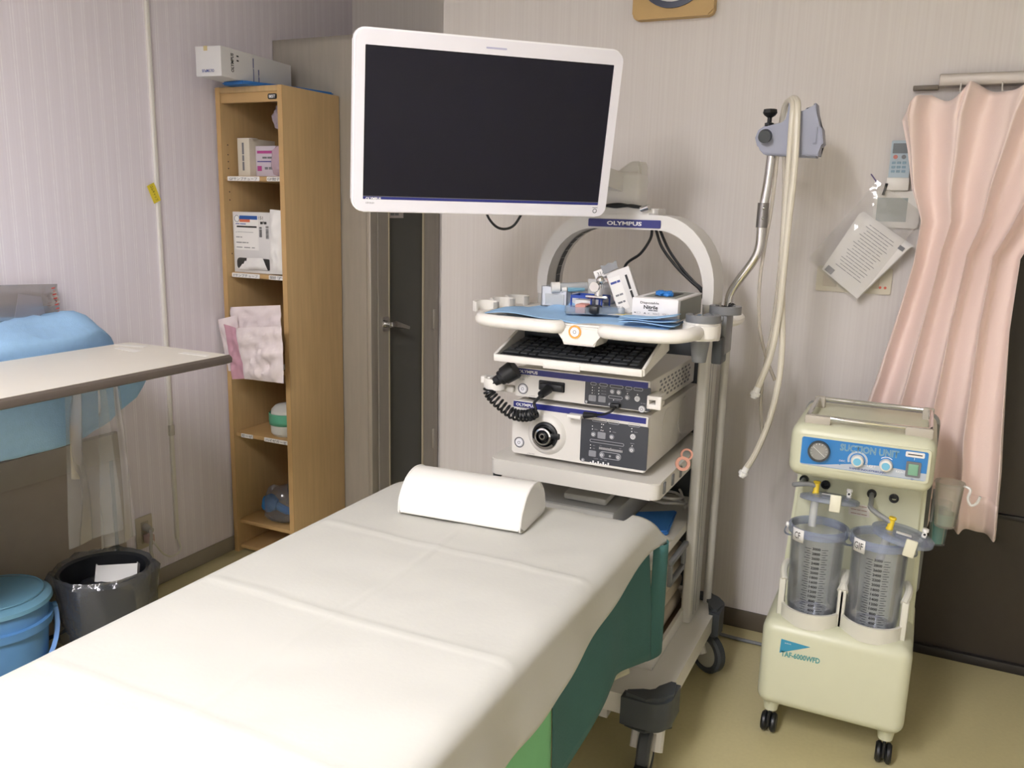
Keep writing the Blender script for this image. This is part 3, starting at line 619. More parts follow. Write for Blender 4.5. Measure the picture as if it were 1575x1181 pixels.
def caster(x, y, dx, dy, pedal):
    d = Vector((dx, dy, 0)).normalized(); s = Vector((-d.y, d.x, 0)); c = Vector((x, y, .065)) + d*.03
    hub = Vector((x, y, 0))
    cs = O('caster', lathe(B(), [(0, .112), (.03, .112), (.034, .12), (.034, .15), (0, .15)], hub, 20), mDark, t)
    bm = B()
    for q in (1, -1):
        o_ = s*(.024*q)
        A = [hub+V(0, 0, .125)-d*.03+o_, hub+V(0, 0, .125)+d*.03+o_, c+V(0, 0, -.012)+d*.018+o_, c+V(0, 0, -.012)-d*.018+o_]
        tube(bm, [hub+V(0, 0, .12)+o_, c+o_], .018, 8)
    box(bm, -.03, .03, -.03, .03, .112, .128, .006, m=Matrix.Translation(hub))
    O('fork', bm, mCart, cs)
    O('tyre', lathe(B(), [(.045, -.016), (.058, -.016), (.065, -.01), (.065, .01), (.058, .016), (.045, .016)], c, 28, s, closed=True), mTyre, cs)
    O('hub', lathe(B(), [(0, -.014), (.02, -.016), (.046, -.012), (.046, .012), (.02, .016), (0, .014)], c, 28, s), mHub, cs)
    if pedal:
        p0 = hub+V(0, 0, .115)+d*.03; p1 = hub+V(0, 0, .055)+d*.088
        O('brake_pedal', tube(B(), sm([p0, (p0+p1)/2+d*.012, p1, p1+d*.02-V(0, 0, .004)], 4), 0, sq=(.016, .009)), mBlack, cs)
caster(-.515, 1.925, .12, -1, True); caster(-1.055, 1.925, -.2, -1, True); caster(-.515, 2.475, .75, -.45, False); caster(-1.055, 2.475, -.5, .8, False)
for x0, x1 in ((LX0, LX1), (RX0, RX1)):
    cm = O('column', prism(B(), rr(x0, x1, CYA, CYB, .008), 'z', .205, 1.15), mColumn, t)
    s = 1 if x0 > -.8 else -1; xo = x1 if s > 0 else x0
    for yy in (2.372, 2.40): O('groove', box(B(), xo-.0005, xo+.0006, yy, yy+.003, .22, 1.14), mGrey, cm)
def ell(cx0, cx1, zt, rx, rz, zb, n=10):
    o = [(cx0, zb), (cx0, zt-rz)]
    o += [(cx0+rx-rx*math.cos(math.pi/2*k/n), zt-rz+rz*math.sin(math.pi/2*k/n)) for k in range(1, n+1)]
    o += [(cx1-rx+rx*math.sin(math.pi/2*k/n), zt-rz+rz*math.cos(math.pi/2*k/n)) for k in range(0, n+1)]
    return o + [(cx1, zb)]
ou, inn = ell(LX0, RX1, 1.388, .165, .20, 1.15), ell(LX1, RX0, 1.347, .14, .17, 1.15)
bm = B(); R = [[bm.verts.new((p[0], a, p[1])) for p in pts] for pts, a in ((ou, CYA), (inn, CYA), (inn, CYB), (ou, CYB))]
for i in range(4):
    for k in range(len(ou)-1): bm.faces.new((R[i][k], R[i][k+1], R[(i+1) % 4][k+1], R[(i+1) % 4][k]))
bmesh.ops.bevel(bm, geom=[e for e in bm.edges if len(e.link_faces) == 2 and e.calc_face_angle() > 1.2], offset=.005, segments=2, affect='EDGES')
O('arch', bm, mArch, t)
bm = B()
for k in range(len(inn)-1):
    (xa, za), (xb, zb) = inn[k], inn[k+1]
    if xb < -.80: bm.faces.new([bm.verts.new(q) for q in ((xa+.001, 2.405, za-.0005), (xb+.001, 2.405, zb-.0015), (xb+.001, 2.435, zb-.0015), (xa+.001, 2.435, za-.0005))])
O('arch_groove', bm, mDark, t)
bd = O('badge', prism(B(), rr(P(905, 340, y=2.336).x, P(1016, 345, y=2.336).x, 1.352, 1.374, .003), 'y', CYA-.004, CYA+.001), mNavy, t)
text('OLYMPUS', (P(960, 345, y=2.336).x, CYA-.0046, 1.363), .0115, mPrintW, bd, w=.103, bold=.035)
O('side_pole', cyl(B(), (-.512, 2.505, .205), (-.512, 2.505, 1.13), .0125), mColumn, t)
# shelves
def shelf_part(z0, z1, y0=2.015, y1=2.58): return O('shelf', prism(B(), rr(-1.036, -.5545, y0, y1, .022), 'z', z0, z1, .003), mCart, t)
s1 = shelf_part(.678, .722)
O('bracket', prism(B(), [(2.03, .678), (2.16, .678), (2.03, .645)], 'x', -1.03, -1.024), mDark, t)
for yy in (2.06, 2.14, 2.22): O('clip', box(B(), -.556, -.551, yy, yy+.018, .685, .716, .002), mGrey, s1)
s2 = shelf_part(.488, .512)
O('rear_panel', box(B(), -1.0, -.575, 2.585, 2.597, .205, 1.02, .002), mDark, t)
hk = O('side_hook', box(B(), -.553, -.538, 2.15, 2.32, .455, .47, .003), mGrey, t)
bm = B(); box(bm, -.552, -.540, 2.15, 2.165, .40, .455, .003); box(bm, -.552, -.540, 2.15, 2.30, .392, .408, .003); box(bm, -.552, -.540, 2.29, 2.305, .405, .455, .003); O('side_hook', bm, mGrey, t)
# top tray
tp = [(-.985, 1.935), (-.80, 1.935), (-.70, 1.955), (-.55, 1.955), (-.49, 1.99), (-.475, 2.10), (-.49, 2.335), (-1.085, 2.335), (-1.09, 2.06), (-1.06, 1.985)]
O('tray', prism(B(), tp, 'z', 1.098, 1.122, .006), mWhite, t)
hl = sm([(-1.045, 2.05, 1.115), (-1.04, 1.965, 1.115), (-1.0, 1.927, 1.115), (-.9, 1.918, 1.115), (-.82, 1.918, 1.115), (-.803, 1.935, 1.115)], 6)
O('handle', tube(B(), hl, .0165, 14), mWhite, t)
hr = sm([(-.69, 1.935, 1.113), (-.672, 1.918, 1.113), (-.58, 1.916, 1.113), (-.52, 1.925, 1.115), (-.487, 1.955, 1.118), (-.478, 2.03, 1.12)], 6)
O('handle', tube(B(), hr, .0165, 14), mWhite, t)
co = O('console', prism(B(), [(-.815, 1.118), (-.685, 1.118), (-.70, 1.10), (-.712, 1.072), (-.792, 1.072), (-.803, 1.10)], 'y', 1.928, 2.02, .004), mWhite, t)
bp_ = P(884, 510.5, y=1.926)
O('power_ring', lathe(B(), [(.0165, 0), (.0165, .003), (.0125, .003), (.0125, 0)], (bp_.x, 1.928, bp_.z), 28, (0, -1, 0)), M('orange_ring', '#f0a650', .4), co)
O('power_button', lathe(B(), [(0, .0035), (.0115, .0035), (.0125, 0)], (bp_.x, 1.928, bp_.z), 24, (0, -1, 0)), M('button_white', '#e8e8ec', .4), co)
O('power_mark', lathe(B(), [(.0045, .0036), (.0045, .004), (.0033, .004), (.0033, .0036)], (bp_.x, 1.928, bp_.z), 18, (0, -1, 0)), mPrintG, co)
def arcring(bm, cx, cy, r0, r1, a0, a1, z0, z1, n=16):
    ring = []
    for k in range(n+1):
        a = math.radians(a0+(a1-a0)*k/n); c, s = math.cos(a), math.sin(a)
        ring.append([bm.verts.new((cx+r*c, cy+r*s, z)) for r, z in ((r0, z0), (r1, z0), (r1, z1), (r0, z1))])
    for A, C in zip(ring, ring[1:]):
        for k in range(4): bm.faces.new((A[k], A[(k+1) % 4], C[(k+1) % 4], C[k]))
    bm.faces.new(ring[0][::-1]); bm.faces.new(ring[-1]); return bm
for yy in (2.055, 2.155, 2.25): O('scope_cup', arcring(B(), -1.075, yy, .030, .036, -30, 250, 1.122, 1.148), mWhite, t)
pod = O('holder_pod', prism(B(), rr(-.525, -.437, 2.0, 2.095, .04), 'z', 1.098, 1.14, .006), mWhite, t)
O('scope_fork', arcring(B(), -.478, 2.045, .026, .042, -200, 60, 1.14, 1.158), mGrey, t); O('scope_fork', arcring(B(), -.452, 2.165, .026, .040, -220, 60, 1.15, 1.17), mGrey, t)
bm = B(); box(bm, -.50, -.445, 2.12, 2.205, 1.135, 1.15, .006); box(bm, -.452, -.437, 2.125, 2.20, 1.05, 1.15, .006); O('fork_bracket', bm, mGrey, t)
O('scope_sleeve', cyl(B(), (-.482, 2.045, 1.098), (-.482, 2.045, 1.042), .024, .017), mGrey, t)
bm = B(); box(bm, -.465, -.44, 2.10, 2.16, 1.03, 1.098, .004); O('fork_bracket', bm, mDark, t)
O('side_handle', tube(B(), sm([(-.475, 2.22, 1.118), (-.445, 2.25, 1.122), (-.44, 2.30, 1.125), (-.455, 2.335, 1.125)], 5), .013, 10), mWhite, t)
# monitor arm
O('arm_plate', prism(B(), rr(-.92, -.70, 2.345, 2.455, .02), 'z', 1.388, 1.406, .004), mArch, t)
arm = O('arm_block', box(B(), -.872, -.757, 2.36, 2.45, 1.406, 1.505, .012, 3), mArch, t)
O('arm_fin', prism(B(), [(-.835, 1.50), (-.79, 1.535), (-.765, 1.535), (-.758, 1.52), (-.758, 1.49), (-.835, 1.49)], 'y', 2.37, 2.44, .006), mArch, arm)
O('arm_link', tube(B(), [(-.82, 2.40, 1.47), (-.92, 2.18, 1.52), (-1.032, 1.930, 1.585)], 0, sq=(.03, .025)), mArch, t)
# keyboard tray
KM = Matrix.Translation((-.785, 1.935, 1.012)) @ Matrix.Rotation(math.radians(9.5), 4, 'X')
bm = B(); box(bm, -.198, .198, 0, .21, 0, .006, .002, m=KM); box(bm, -.198, .198, -.006, .002, 0, .018, .002, m=KM); box(bm, -.06, .04, -.008, -.004, -.004, .012, .002, m=KM)
kt = O('keyboard_tray', bm, mWhite, t)
for s in (-1, 1):
    bm = prism(B(), [(0, 0), (.21, 0), (.21, .05), (.19, .05), (0, .018)], 'x', s*.198-.004, s*.198+.004, .0015); bm.transform(KM); O('tray_side', bm, mWhite, kt)
bm = box(B(), -.194, .194, .172, .21, .006, .05, .002, m=KM); O('tray_back', bm, mDark, kt)
KB = T('keyboard', 'black keyboard in the white slide-out tray of the cart', 'keyboard', (-.785, 2.02, 1.03))
O('body', box(B(), -.188, .188, .008, .165, .0062, .018, .003, m=KM), mBlack, KB)
mKey = M('key_cap', '#24272b', .4); k0 = None
for r_ in range(6):
    n_ = 15 if r_ else 0
    xs = [(-.1805+.0242*i, .0215) for i in range(15)] if r_ else [(-.1805, .046), (-.132, .022), (-.108, .022), (-.083, .14), (.06, .022), (.085, .022), (.11, .046), (.16, .022)]
    for x_, w_ in xs:
        if w_ == .0215 and k0 is not None:
            o = k0.copy(); COL.objects.link(o); o.parent = KB; o.location = KM.to_3x3() @ V(x_+.1805, (r_-1)*.0245, 0); continue
        bm = box(B(), x_, x_+w_, .012+.0245*r_, .012+.0245*r_+.0205, .018, .024, .002, 1, m=KM); o = O('key', bm, mKey, KB)
        if w_ == .0215: k0 = o
# right-hand scope hanger on a bent chrome pole
hp = lambda px, py, y=2.47: P(px, py, y=y)
pole = sm([hp(1121, 500), hp(1120, 470), hp(1127, 445), hp(1158, 402), hp(1168, 380), hp(1171, 350), hp(1174, 320), hp(1181, 280), hp(1187, 236)], 6)
O('hanger_pole', tube(B(), pole, .0125, 14), mChrome, t)
O('pole_sleeve', cyl(B(), hp(1171, 350), hp(1174.5, 312), .0155), M('sleeve_steel', '#8f8d8c', .3, .9), t)
for q in ((1174.5, 320), (1173, 336)): O('rivet', sph(B(), hp(*q, 2.454), .004), mChrome, t)
kb_ = O('clamp_knob', lathe(B(), [(0, -.03), (.008, -.03), (.008, 0), (.018, 0), (.02, .006), (.018, .014), (0, .014)], hp(1122, 476, 2.455), 7, (1, -.3, -.1)), mBlack, t)
mHang = M('hanger_blue_grey', '#979bad', .45)
hy0, hy1 = 2.43, 2.50
def hq(pts): return [(P(a, b, y=hy0).x, P(a, b, y=hy0).z) for a, b in pts]
HG = O('hanger_head', prism(B(), hq([(1161, 212), (1164, 224), (1170, 230), (1174, 237), (1258, 240), (1260, 226), (1266, 220), (1264, 198), (1258, 190), (1255, 158), (1252, 159), (1250, 165), (1240, 166), (1236, 172), (1228, 173), (1222, 168), (1217, 158), (1213, 158), (1210, 184), (1203, 190), (1176, 193), (1166, 200)])[::-1], 'y', hy0, hy1, .006), mHang, t)
O('lower_step', prism(B(), hq([(1172, 230), (1176, 238), (1254, 242), (1259, 226)])[::-1], 'y', hy0+.008, hy1-.01, .003), mHang, HG)
O('rib', prism(B(), hq([(1250, 221), (1256, 221), (1258, 195), (1255, 195)])[::-1], 'y', hy0-.006, hy0+.01, .002), mHang, HG)
O('side_knob', cyl(B(), hp(1177, 209, hy0), hp(1175.5, 210.5, hy0-.03), .018, .016), mDark, HG)
kc = hp(1183, 193, 2.465)
O('top_knob', lathe(B(), [(0, 0), (.012, 0), (.012, .006), (.006, .008), (.006, .02), (.015, .026), (.019, .032), (.017, .042), (0, .044)], kc, 9), mBlack, HG)
# cables of the cart
def px_tube(name, pts, y, r, mat, lab, cat='cable'):
    p = [P(a[0], a[1], y=(a[2] if len(a) > 2 else y)) for a in pts]
    return O(name, tube(B(), sm(p, 6), r, 8), mat, label=lab, cat=cat)
px_tube('cable', [(1003, 353), (1000, 368), (985, 390), (962, 408), (958, 440)], 2.43, .0042, mBlack, 'black cable curving down left inside the cart arch')
px_tube('cable', [(1009, 353), (1018, 380), (1040, 410), (1062, 432), (1077, 446), (1082, 460)], 2.42, .0042, mBlack, 'black cable arcing down right under the arch, outer of two')
px_tube('cable', [(1015, 353), (1028, 383), (1048, 412), (1068, 434), (1079, 444), (1085, 456)], 2.45, .0042, mBlack, 'black cable arcing down right under the arch, inner of two')
px_tube('cable', [(746, 320), (752, 336), (764, 349), (778, 352), (792, 345), (806, 322)], 2.06, .0035, mBlack, 'thin dark cable loop hanging below the monitor')
t2 = T('cable', 'black cable bundle with a metal connector on top of the cart arch', 'cable', (-.8, 2.33, 1.41))
O('cable', tube(B(), sm([P(920, 313, y=2.33), P(945, 318, y=2.33), P(970, 316, y=2.33), P(992, 320, y=2.33)], 6), .004, 8), mBlack, t2)
O('cable', tube(B(), sm([P(920, 318, y=2.335), P(950, 314, y=2.335), P(975, 318, y=2.335), P(992, 319, y=2.335)], 6), .004, 8), mBlack, t2)
O('connector', cyl(B(), P(986, 322, y=2.33), P(998, 318, y=2.325), .008), mChrome, t2)
# ---------------------------------------------------------------- monitor
MR = Matrix.Rotation(math.radians(44.7), 3, 'Z') @ Matrix.Rotation(math.radians(10.3), 3, 'X')
t = T('monitor', 'large white-framed flat monitor with a dark screen above the cart', 'monitor', V(-.983, 1.88, 1.58) - MR @ V(0, 0, .199), rot=(math.radians(10.3), 0, math.radians(44.7)))
W2, Hm = .3225, .398
bz = M('monitor_bezel', '#e6e4ea', .4, var=.01)
bm = B(); ringprism(bm, rr(-W2, W2, 0, Hm, .025), rr(-W2+.0215, W2-.0215, .028, Hm-.032, .002), 'y', -.012, .004)
O('bezel', bm, bz, t)
O('rim', prism(B(), rr(-W2-.003, W2+.003, -.003, Hm+.004, .027), 'y', -.004, .022, .006), M('monitor_rim', '#f2f1f2', .35, var=.01), t)
O('back_cover', prism(B(), rr(-W2+.03, W2-.03, .03, Hm-.03, .03), 'y', .022, .05, .012), bz, t)
O('screen', box(B(), -W2+.0215, W2-.0215, -.0085, -.004, .028, Hm-.032), M('screen_black', '#07071a', .28, var=.05, spec=.35), t)
O('screen_strip', box(B(), -W2+.0215, W2-.0215, -.009, -.0085, .0285, .034), mNavy, t)
O('screen_line', box(B(), -W2+.0215, W2-.0215, -.0092, -.0087, .0345, .0355), mPrintG, t)
text('OLYMPUS', (-W2+.028, -.0125, .030), .0065, mPrintW, t, w=.036, bold=.03, align='LEFT')
text('OEV262H', (-W2+.028, -.0125, .020), .004, mPrintG, t, w=.02, align='LEFT')
O('sensor_slot', prism(B(), rr(-.025, .025, Hm-.0195, Hm-.0155, .0018), 'y', -.013, -.012), M('slot_lilac', '#b9b8d2', .4), t)
O('power_icon', lathe(B(), [(.006, 0), (.006, .0006), (.004, .0006), (.004, 0)], (W2-.03, -.012, .014), 18, (0, -1, 0)), mPrintG, t)
O('power_icon', box(B(), W2-.037, W2-.023, -.0126, -.012, .0215, .023), mPrintG, t)
O('mount', box(B(), -.06, .06, .05, .075, .12, .24, .006), mArch, t)
# ---------------------------------------------------------------- video processor and light source
FY = 2.055
def C7(cx, cy, y=FY): return P(720+cx*.22857, 540+cy*.22857, y=y)
def R7(a, b, c, d, y=FY): p, q = C7(a, b, y), C7(c, d, y); return p.x, q.x, q.z, p.z
mUnit = M('unit_white', '#dddad3', .38, var=.02); mPan = M('panel_charcoal', '#3b3e44', .42, var=.03); mBtn = M('button_grey', '#8b8d92', .4); mBtnL = M('button_light', '#d6d6d8', .4)
mLine = M('panel_line', '#a5a7ac', .5)
def unit(name, label, x0, x1, z0, z1, y1, sub):
    t = T(name, label, 'medical device', ((x0+x1)/2, 2.3, z0-.012))
    O('body', box(B(), x0+.004, x1-.002, FY+.012, y1, z0, z1-.002, .004), mUnit, t)
    O('front_panel', prism(B(), rr(x0, x1, z0, z1, .006), 'y', FY, FY+.02, .003), mUnit, t)
    for x in (x0+.03, x1-.03):
        for y in (FY+.05, y1-.05): O('foot', cyl(B(), (x, y, z0-.0125), (x, y, z0), .012), mDark, t)
    st = O('blue_strip', box(B(), x0+.002, x1-.005, FY-.0012, FY, z1-.0185, z1-.003), mNavy, t)
    text('OLYMPUS', (x0+.010, FY-.0018, z1-.0108), .0085, mPrintW, st, w=.057, bold=.035, align='LEFT')
    return t
def pill(a, b, par, w=8, h=.0042): 
    p = C7(*a); q = C7(*b); x0, x1, z = p.x, q.x, (p.z+q.z)/2
    return O('pill_mark', ringprism(B(), rr(x0, x1, z-h, z+h, h*.95), rr(x0+.0012, x1-.0012, z-h+.0012, z+h-.0012, h*.7), 'y', FY-.0017, FY-.001), mLine, par)
def dot(c, par, r=.0014, mat=None): p = C7(*c); return O('indicator', cyl(B(), (p.x, FY-.001, p.z), (p.x, FY-.002, p.z), r, seg=8), mat or mPrintW, par)
def rbtn(c, par, r=.007, mat=None, cap=None):
    p = C7(*c); o = O('button', lathe(B(), [(0, .003), (r*.85, .003), (r, 0)], (p.x, FY-.001, p.z), 20, (0, -1, 0)), mat or mBtn, par)
    O('button_mark', lathe(B(), [(r*.45, .0031), (r*.45, .0035), (r*.3, .0035), (r*.3, .0031)], (p.x, FY-.001, p.z), 14, (0, -1, 0)), cap or mPrintW, o); return o
def sbtn(c, par, w=.010, h=.008):
    p = C7(*c); o = O('button', prism(B(), rr(p.x-w, p.x+w, p.z-h, p.z+h, .002), 'y', FY-.003, FY-.001), mBtn, par); return o
def power(c, par):
    p = C7(*c); O('power_ring', lathe(B(), [(.0145, 0), (.0145, .0015), (.0128, .0015), (.0128, 0)], (p.x, FY, p.z), 28, (0, -1, 0)), M('ring_navy', '#3c4052', .4), par)
    o = O('power_button', lathe(B(), [(0, .003), (.010, .003), (.0115, 0)], (p.x, FY, p.z), 24, (0, -1, 0)), MATS['button_white'], par)
    O('power_mark', lathe(B(), [(.0042, .0031), (.0042, .0036), (.003, .0036), (.003, .0031)], (p.x, FY, p.z), 16, (0, -1, 0)), mPrintG, o)
def small(s, c, par, h=.003, w=None, mat=None): p = C7(*c); return text(s, (p.x, FY-.0016, p.z), h, mat or mLine, par, w=w)
CV = unit('video_processor', 'slim white video processor stacked on the light source', -.981, -.603, .8975, .977, 2.52, 0)
small('EVIS LUCERA', (385, 162), CV, .005, .030, mPrintG); small('E L I T E', (390, 175), CV, .003, .014, mPrintG); small('CV-290', (362, 188), CV, .005, .017, mPrintG)
power((370, 252), CV); small('▪ YYYYYY', (432, 302), CV, .004, .016, mPrintG)
x0, x1, z0, z1 = R7(478, 192, 650, 280)
so = O('socket_frame', prism(B(), rr(x0, x1, z0, z1, .003), 'y', FY-.0015, FY), mBlack, CV)
O('socket_plug', box(B(), x0+.008, x1-.003, FY-.016, FY-.001, z0+.003, z1-.006, .003), mBlack, so)
x0, x1, z0, z1 = R7(790, 197, 1222, 408)
pn = O('control_panel', prism(B(), rr(x0, x1, z0, z1, .004), 'y', FY-.001, FY+.001), mPan, CV)
for a, b in (((825, 215), (865, 222)), ((885, 222), (940, 230)), ((955, 232), (1045, 245)), ((1060, 245), (1105, 252)), ((1115, 250), (1178, 262)), ((945, 305), (1040, 318))): pill(a, b, pn)
for c in ((838, 243), (837, 262), (836, 281), (882, 246), (881, 266), (880, 286), (980, 328), (1074, 285), (1141, 291)): dot(c, pn)
for i, s in enumerate(('A', 'B', 'C')):
    small('■ STRUCTURE', (915, 248+20*i), pn, .0022, .012); small(s, (852, 245+19*i), pn, .0022)
for c in ((972, 270), (1016, 276), (1073, 311)): rbtn(c, pn)
rbtn((1139, 320), pn, .0075, mBtnL, mPrintG); rbtn((1170, 390), pn, .009, mBtnL, mPrintG); rbtn((955, 355), pn, .004); rbtn((799, 338), pn, .0045)
sbtn((838, 315), pn); sbtn((903, 322), pn)
small('ISC HDD', (1180, 352), pn, .0025, .012); small('NEXT', (1077, 270), pn, .0025, .01); small('WHITE BAL', (1010, 332), pn, .0022, .016)
CLV = unit('light_source', 'tall white light source with a scope socket below the processor', -.986, -.603, .7355, .8847, 2.57, 0)
small('EVIS LUCERA', (385, 380), CLV, .005, .030, mPrintG); power((345, 612), CLV); small('▪ YYYYYYYY', (425, 690), CLV, .004, .022, mPrintG)
sc = C7(531, 560)
O('socket_boss', lathe(B(), [(.056, 0), (.050, .008), (.044, .012), (.038, .013), (.034, .006), (0, .006)], (sc.x, FY, sc.z), 36, (0, -1, 0)), mUnit, CLV)
sk = O('scope_socket', lathe(B(), [(.0365, .006), (.0365, .017), (.031, .019), (.026, .010), (0, .010)], (sc.x, FY, sc.z), 30, (0, -1, 0)), mBlack, CLV)
O('socket_clip', box(B(), sc.x+.018, sc.x+.043, FY-.02, FY-.006, sc.z-.006, sc.z+.010, .003), mBlack, sk)
O('socket_liner', arcring(B(), 0, 0, .030, .036, 200, 320, .016, .021), mChrome, sk).data.transform(Matrix.Translation(V(sc.x, FY, sc.z)-root_of(sk).location) @ Matrix.Rotation(math.pi/2, 4, 'X') @ Matrix.Translation(root_of(sk).location))
O('metal_ring', lathe(B(), [(.0235, .008), (.0235, .03), (.019, .031), (.018, .012)], (sc.x, FY, sc.z), 28, (0, -1, 0)), mChrome, sk)
O('socket_core', lathe(B(), [(.015, .008), (.015, .028), (.012, .032), (.007, .032), (.006, .022), (0, .022)], (sc.x+.001, FY, sc.z+.002), 24, (0, -1, 0)), mBlack, sk)
O('core_ring', lathe(B(), [(.0085, .03), (.0085, .036), (.0055, .036), (.0055, .03)], (sc.x+.001, FY, sc.z+.002), 20, (0, -1, 0)), mChrome, sk)
x0, x1, z0, z1 = R7(770, 452, 1198, 815)
z0 = .742; pn = O('control_panel', prism(B(), rr(x0-.003, x1, z0, z1, .005), 'y', FY-.001, FY+.001), mPan, CLV)
for a, b in (((835, 460), (935, 472)), ((945, 476), (1018, 486)), ((1078, 492), (1158, 504)), ((820, 598), (1050, 632))): pill(a, b, pn)
for c in ((838, 503), (838, 523), (900, 490), (900, 511), (896, 531), (912, 493), (908, 534), (958, 519), (957, 540), (1103, 520), (1102, 540), (825, 630), (825, 650), (1105, 636)): dot(c, pn)
small('MANU', (862, 526), pn, .0025, .009); small('MANU', (985, 545), pn, .0025, .009); small('MANU', (1130, 545), pn, .0025, .009); small('HIGH', (848, 634), pn, .0025, .006); small('MED', (848, 653), pn, .0025, .006); small('ERROR', (1106, 621), pn, .0028, .010)
rbtn((845, 558), pn); rbtn((968, 576), pn); rbtn((1110, 575), pn, .0075, mBtnL, mPrintG); rbtn((1102, 664), pn, .0078); rbtn((774, 730), pn, .005)
sbtn((900, 566), pn, .011, .0085); sbtn((838, 687), pn)
p, q = C7(885, 690), C7(1030, 718); O('pill_mark', ringprism(B(), rr(p.x, q.x, (p.z+q.z)/2-.0095, (p.z+q.z)/2+.0095, .009), rr(p.x+.0014, q.x-.0014, (p.z+q.z)/2-.008, (p.z+q.z)/2+.008, .0075), 'y', FY-.0018, FY-.001), mLine, pn)
rbtn((901, 696), pn, .0075); rbtn((1012, 713), pn, .0075); dot((955, 706), pn, .003, mLine)
bm = B()
for i in range(19):
    p = C7(885+8.4*i, 651+1.35*i); box(bm, p.x-.0005, p.x+.0005, FY-.0018, FY-.001, p.z-.003, p.z+(.005 if i == 9 else .003))
O('scale_marks', bm, mPrintW, pn, ang=0, kind='stuff')
bm = B()
for i in range(8):
    p = C7(825+17*i, 741+2.6*i); box(bm, p.x-.002, p.x+.002, FY-.0018, FY-.001, p.z-.0035, p.z+.0035 if i % 2 else p.z-.001)
O('scale_marks', bm, mPrintW, pn, ang=0, kind='stuff')
small('LAMP   300   500', (890, 727), pn, .0025, .035); small('MIN', (893, 634), pn, .002, .005); small('MAX', (1025, 655), pn, .002, .006)
# vents on the side of the processor
bm = B()
for i in range(9):
    for j in range(5): box(bm, -.6055, -.6045, 2.15+i*.036+(j % 2)*.012, 2.168+i*.036+(j % 2)*.012, .913+j*.011, .919+j*.011)
O('vent_slots', bm, mPrintG, CV, ang=0, kind='stuff')
for yy in (2.25, 2.42): O('side_boss', cyl(B(), (-.6055, yy, .815), (-.6035, yy, .815), .055, seg=32), mUnit, CLV)
# holders and cables at the units
t = T('connector_holder', 'white plastic holder on the left side of the processor', 'holder', (-1.02, 2.06, .93))
bm = B(); box(bm, -1.06, -.9825, 2.045, 2.075, .905, .921, .003); arcring(bm, -1.03, 2.03, .024, .03, 150, 390, .915, .945); box(bm, -1.075, -1.045, 2.03, 2.06, .925, .945, .003); O('holder', bm, mWhite, t)
t = T('connector_holder', 'white clip holder on the right side of the processor', 'holder', (-.58, 2.06, .91))
bm = B(); box(bm, -.602, -.575, 2.03, 2.10, .912, .925, .003); box(bm, -.602, -.575, 2.03, 2.10, .935, .946, .003); box(bm, -.602, -.596, 2.03, 2.10, .912, .946, .002); box(bm, -.58, -.565, 2.03, 2.045, .912, .946, .002); O('holder', bm, mWhite, t)
t = T('scope_cable', 'black coiled scope cable with its cap in the white holder', 'cable', (-.95, 2.0, .9))
cpx = [(500, 290), (470, 320), (445, 350), (455, 395), (430, 425), (370, 435), (300, 420), (230, 370), (165, 310), (140, 265), (160, 225), (190, 200)]
ctr = sm([C7(a, b, 2.005) for a, b in cpx], 24)
n_ = len(ctr); i0, i1 = int(n_*.30), int(n_*.86); coil = []; L_ = 18
for i in range(i0, i1):
    for k in range(5):
        f = i+k/5; a = ctr[int(f)]; b = ctr[min(int(f)+1, n_-1)]; p = a.lerp(b, f-int(f)); tn = (b-a).normalized(); s1_ = tn.cross(V(0, 1, 0)).normalized(); s2_ = tn.cross(s1_)
        an = 2*math.pi*L_*(f-i0)/(i1-i0); r_ = .0135*min(1, (f-i0)/8+.2, (i1-f)/8+.2); coil.append(p + s1_*math.cos(an)*r_ + s2_*math.sin(an)*r_)
O('coil', tube(B(), coil, .0034, 6), mBlack, t)
O('cable', tube(B(), ctr[:i0+1], .0042, 8), mBlack, t); O('cable', tube(B(), ctr[i1-1:], .0042, 8), mBlack, t)
O('plug', cyl(B(), C7(490, 295, 2.005), C7(540, 255, 2.035), .0105, .013), mBlack, t)
O('cap', lathe(B(), [(0, -.005), (.012, -.005), (.014, .01), (.020, .014), (.021, .024), (.0245, .026), (.027, .06), (.025, .064), (0, .064)], C7(190, 200, 2.01), 24, C7(300, 130, 2.02)-C7(190, 200, 2.01)), mBlack, t)
t = T('link_cable', 'short black cable from the processor panel to a white plug', 'cable', C7(900, 420, 2.03))
O('cable', tube(B(), sm([C7(990, 375, 2.035), C7(965, 405, 2.02), C7(910, 425, 2.02), C7(850, 430, 2.03), C7(790, 432, 2.035)], 6), .003, 8), mBlack, t)
x0, x1, z0, z1 = R7(968, 342, 1030, 380); O('plug', box(B(), x0, x1, FY-.02, FY-.0015, z0, z1, .003), mBlack, t)
O('boot', cyl(B(), C7(865, 430, 2.03), C7(785, 430, 2.04), .005, .0095), mBlack, t)
x0, x1, z0, z1 = R7(690, 410, 782, 448); O('white_plug', box(B(), x0, x1, FY-.028, FY-.002, z0, z1, .003), mWhite, t)
# ---------------------------------------------------------------- things on the cart's top tray
TT = 1.1225
def traycloth(u, v):
    xl, xr_ = -1.035+.05*v, -.545
    x = xl+(xr_-xl)*u; y0 = 1.945+.03*math.sin(u*3) - .0*u; y = y0+(2.315-y0)*v
    z = TT+.003+.006*max(0, nz(x, y, 0, 7))+.010*max(0, math.sin(u*9+v*5))*max(0, 1-u*2.2)
    z += .03*math.exp(-((u-.22)/.09)**2-((v-.75)/.2)**2)
    if v < .12 and u > .45: z -= .016*(1-v/.12)*min(1, (u-.45)*4); y -= .02*(1-v/.12)
    return V(x, y, z)
O('tray_cloth', grid(B(), 44, 30, traycloth), mBlueC, label='blue nonwoven cloth spread over the cart tray', cat='cloth', ang=70, th=.001)
T0 = TT+.0105
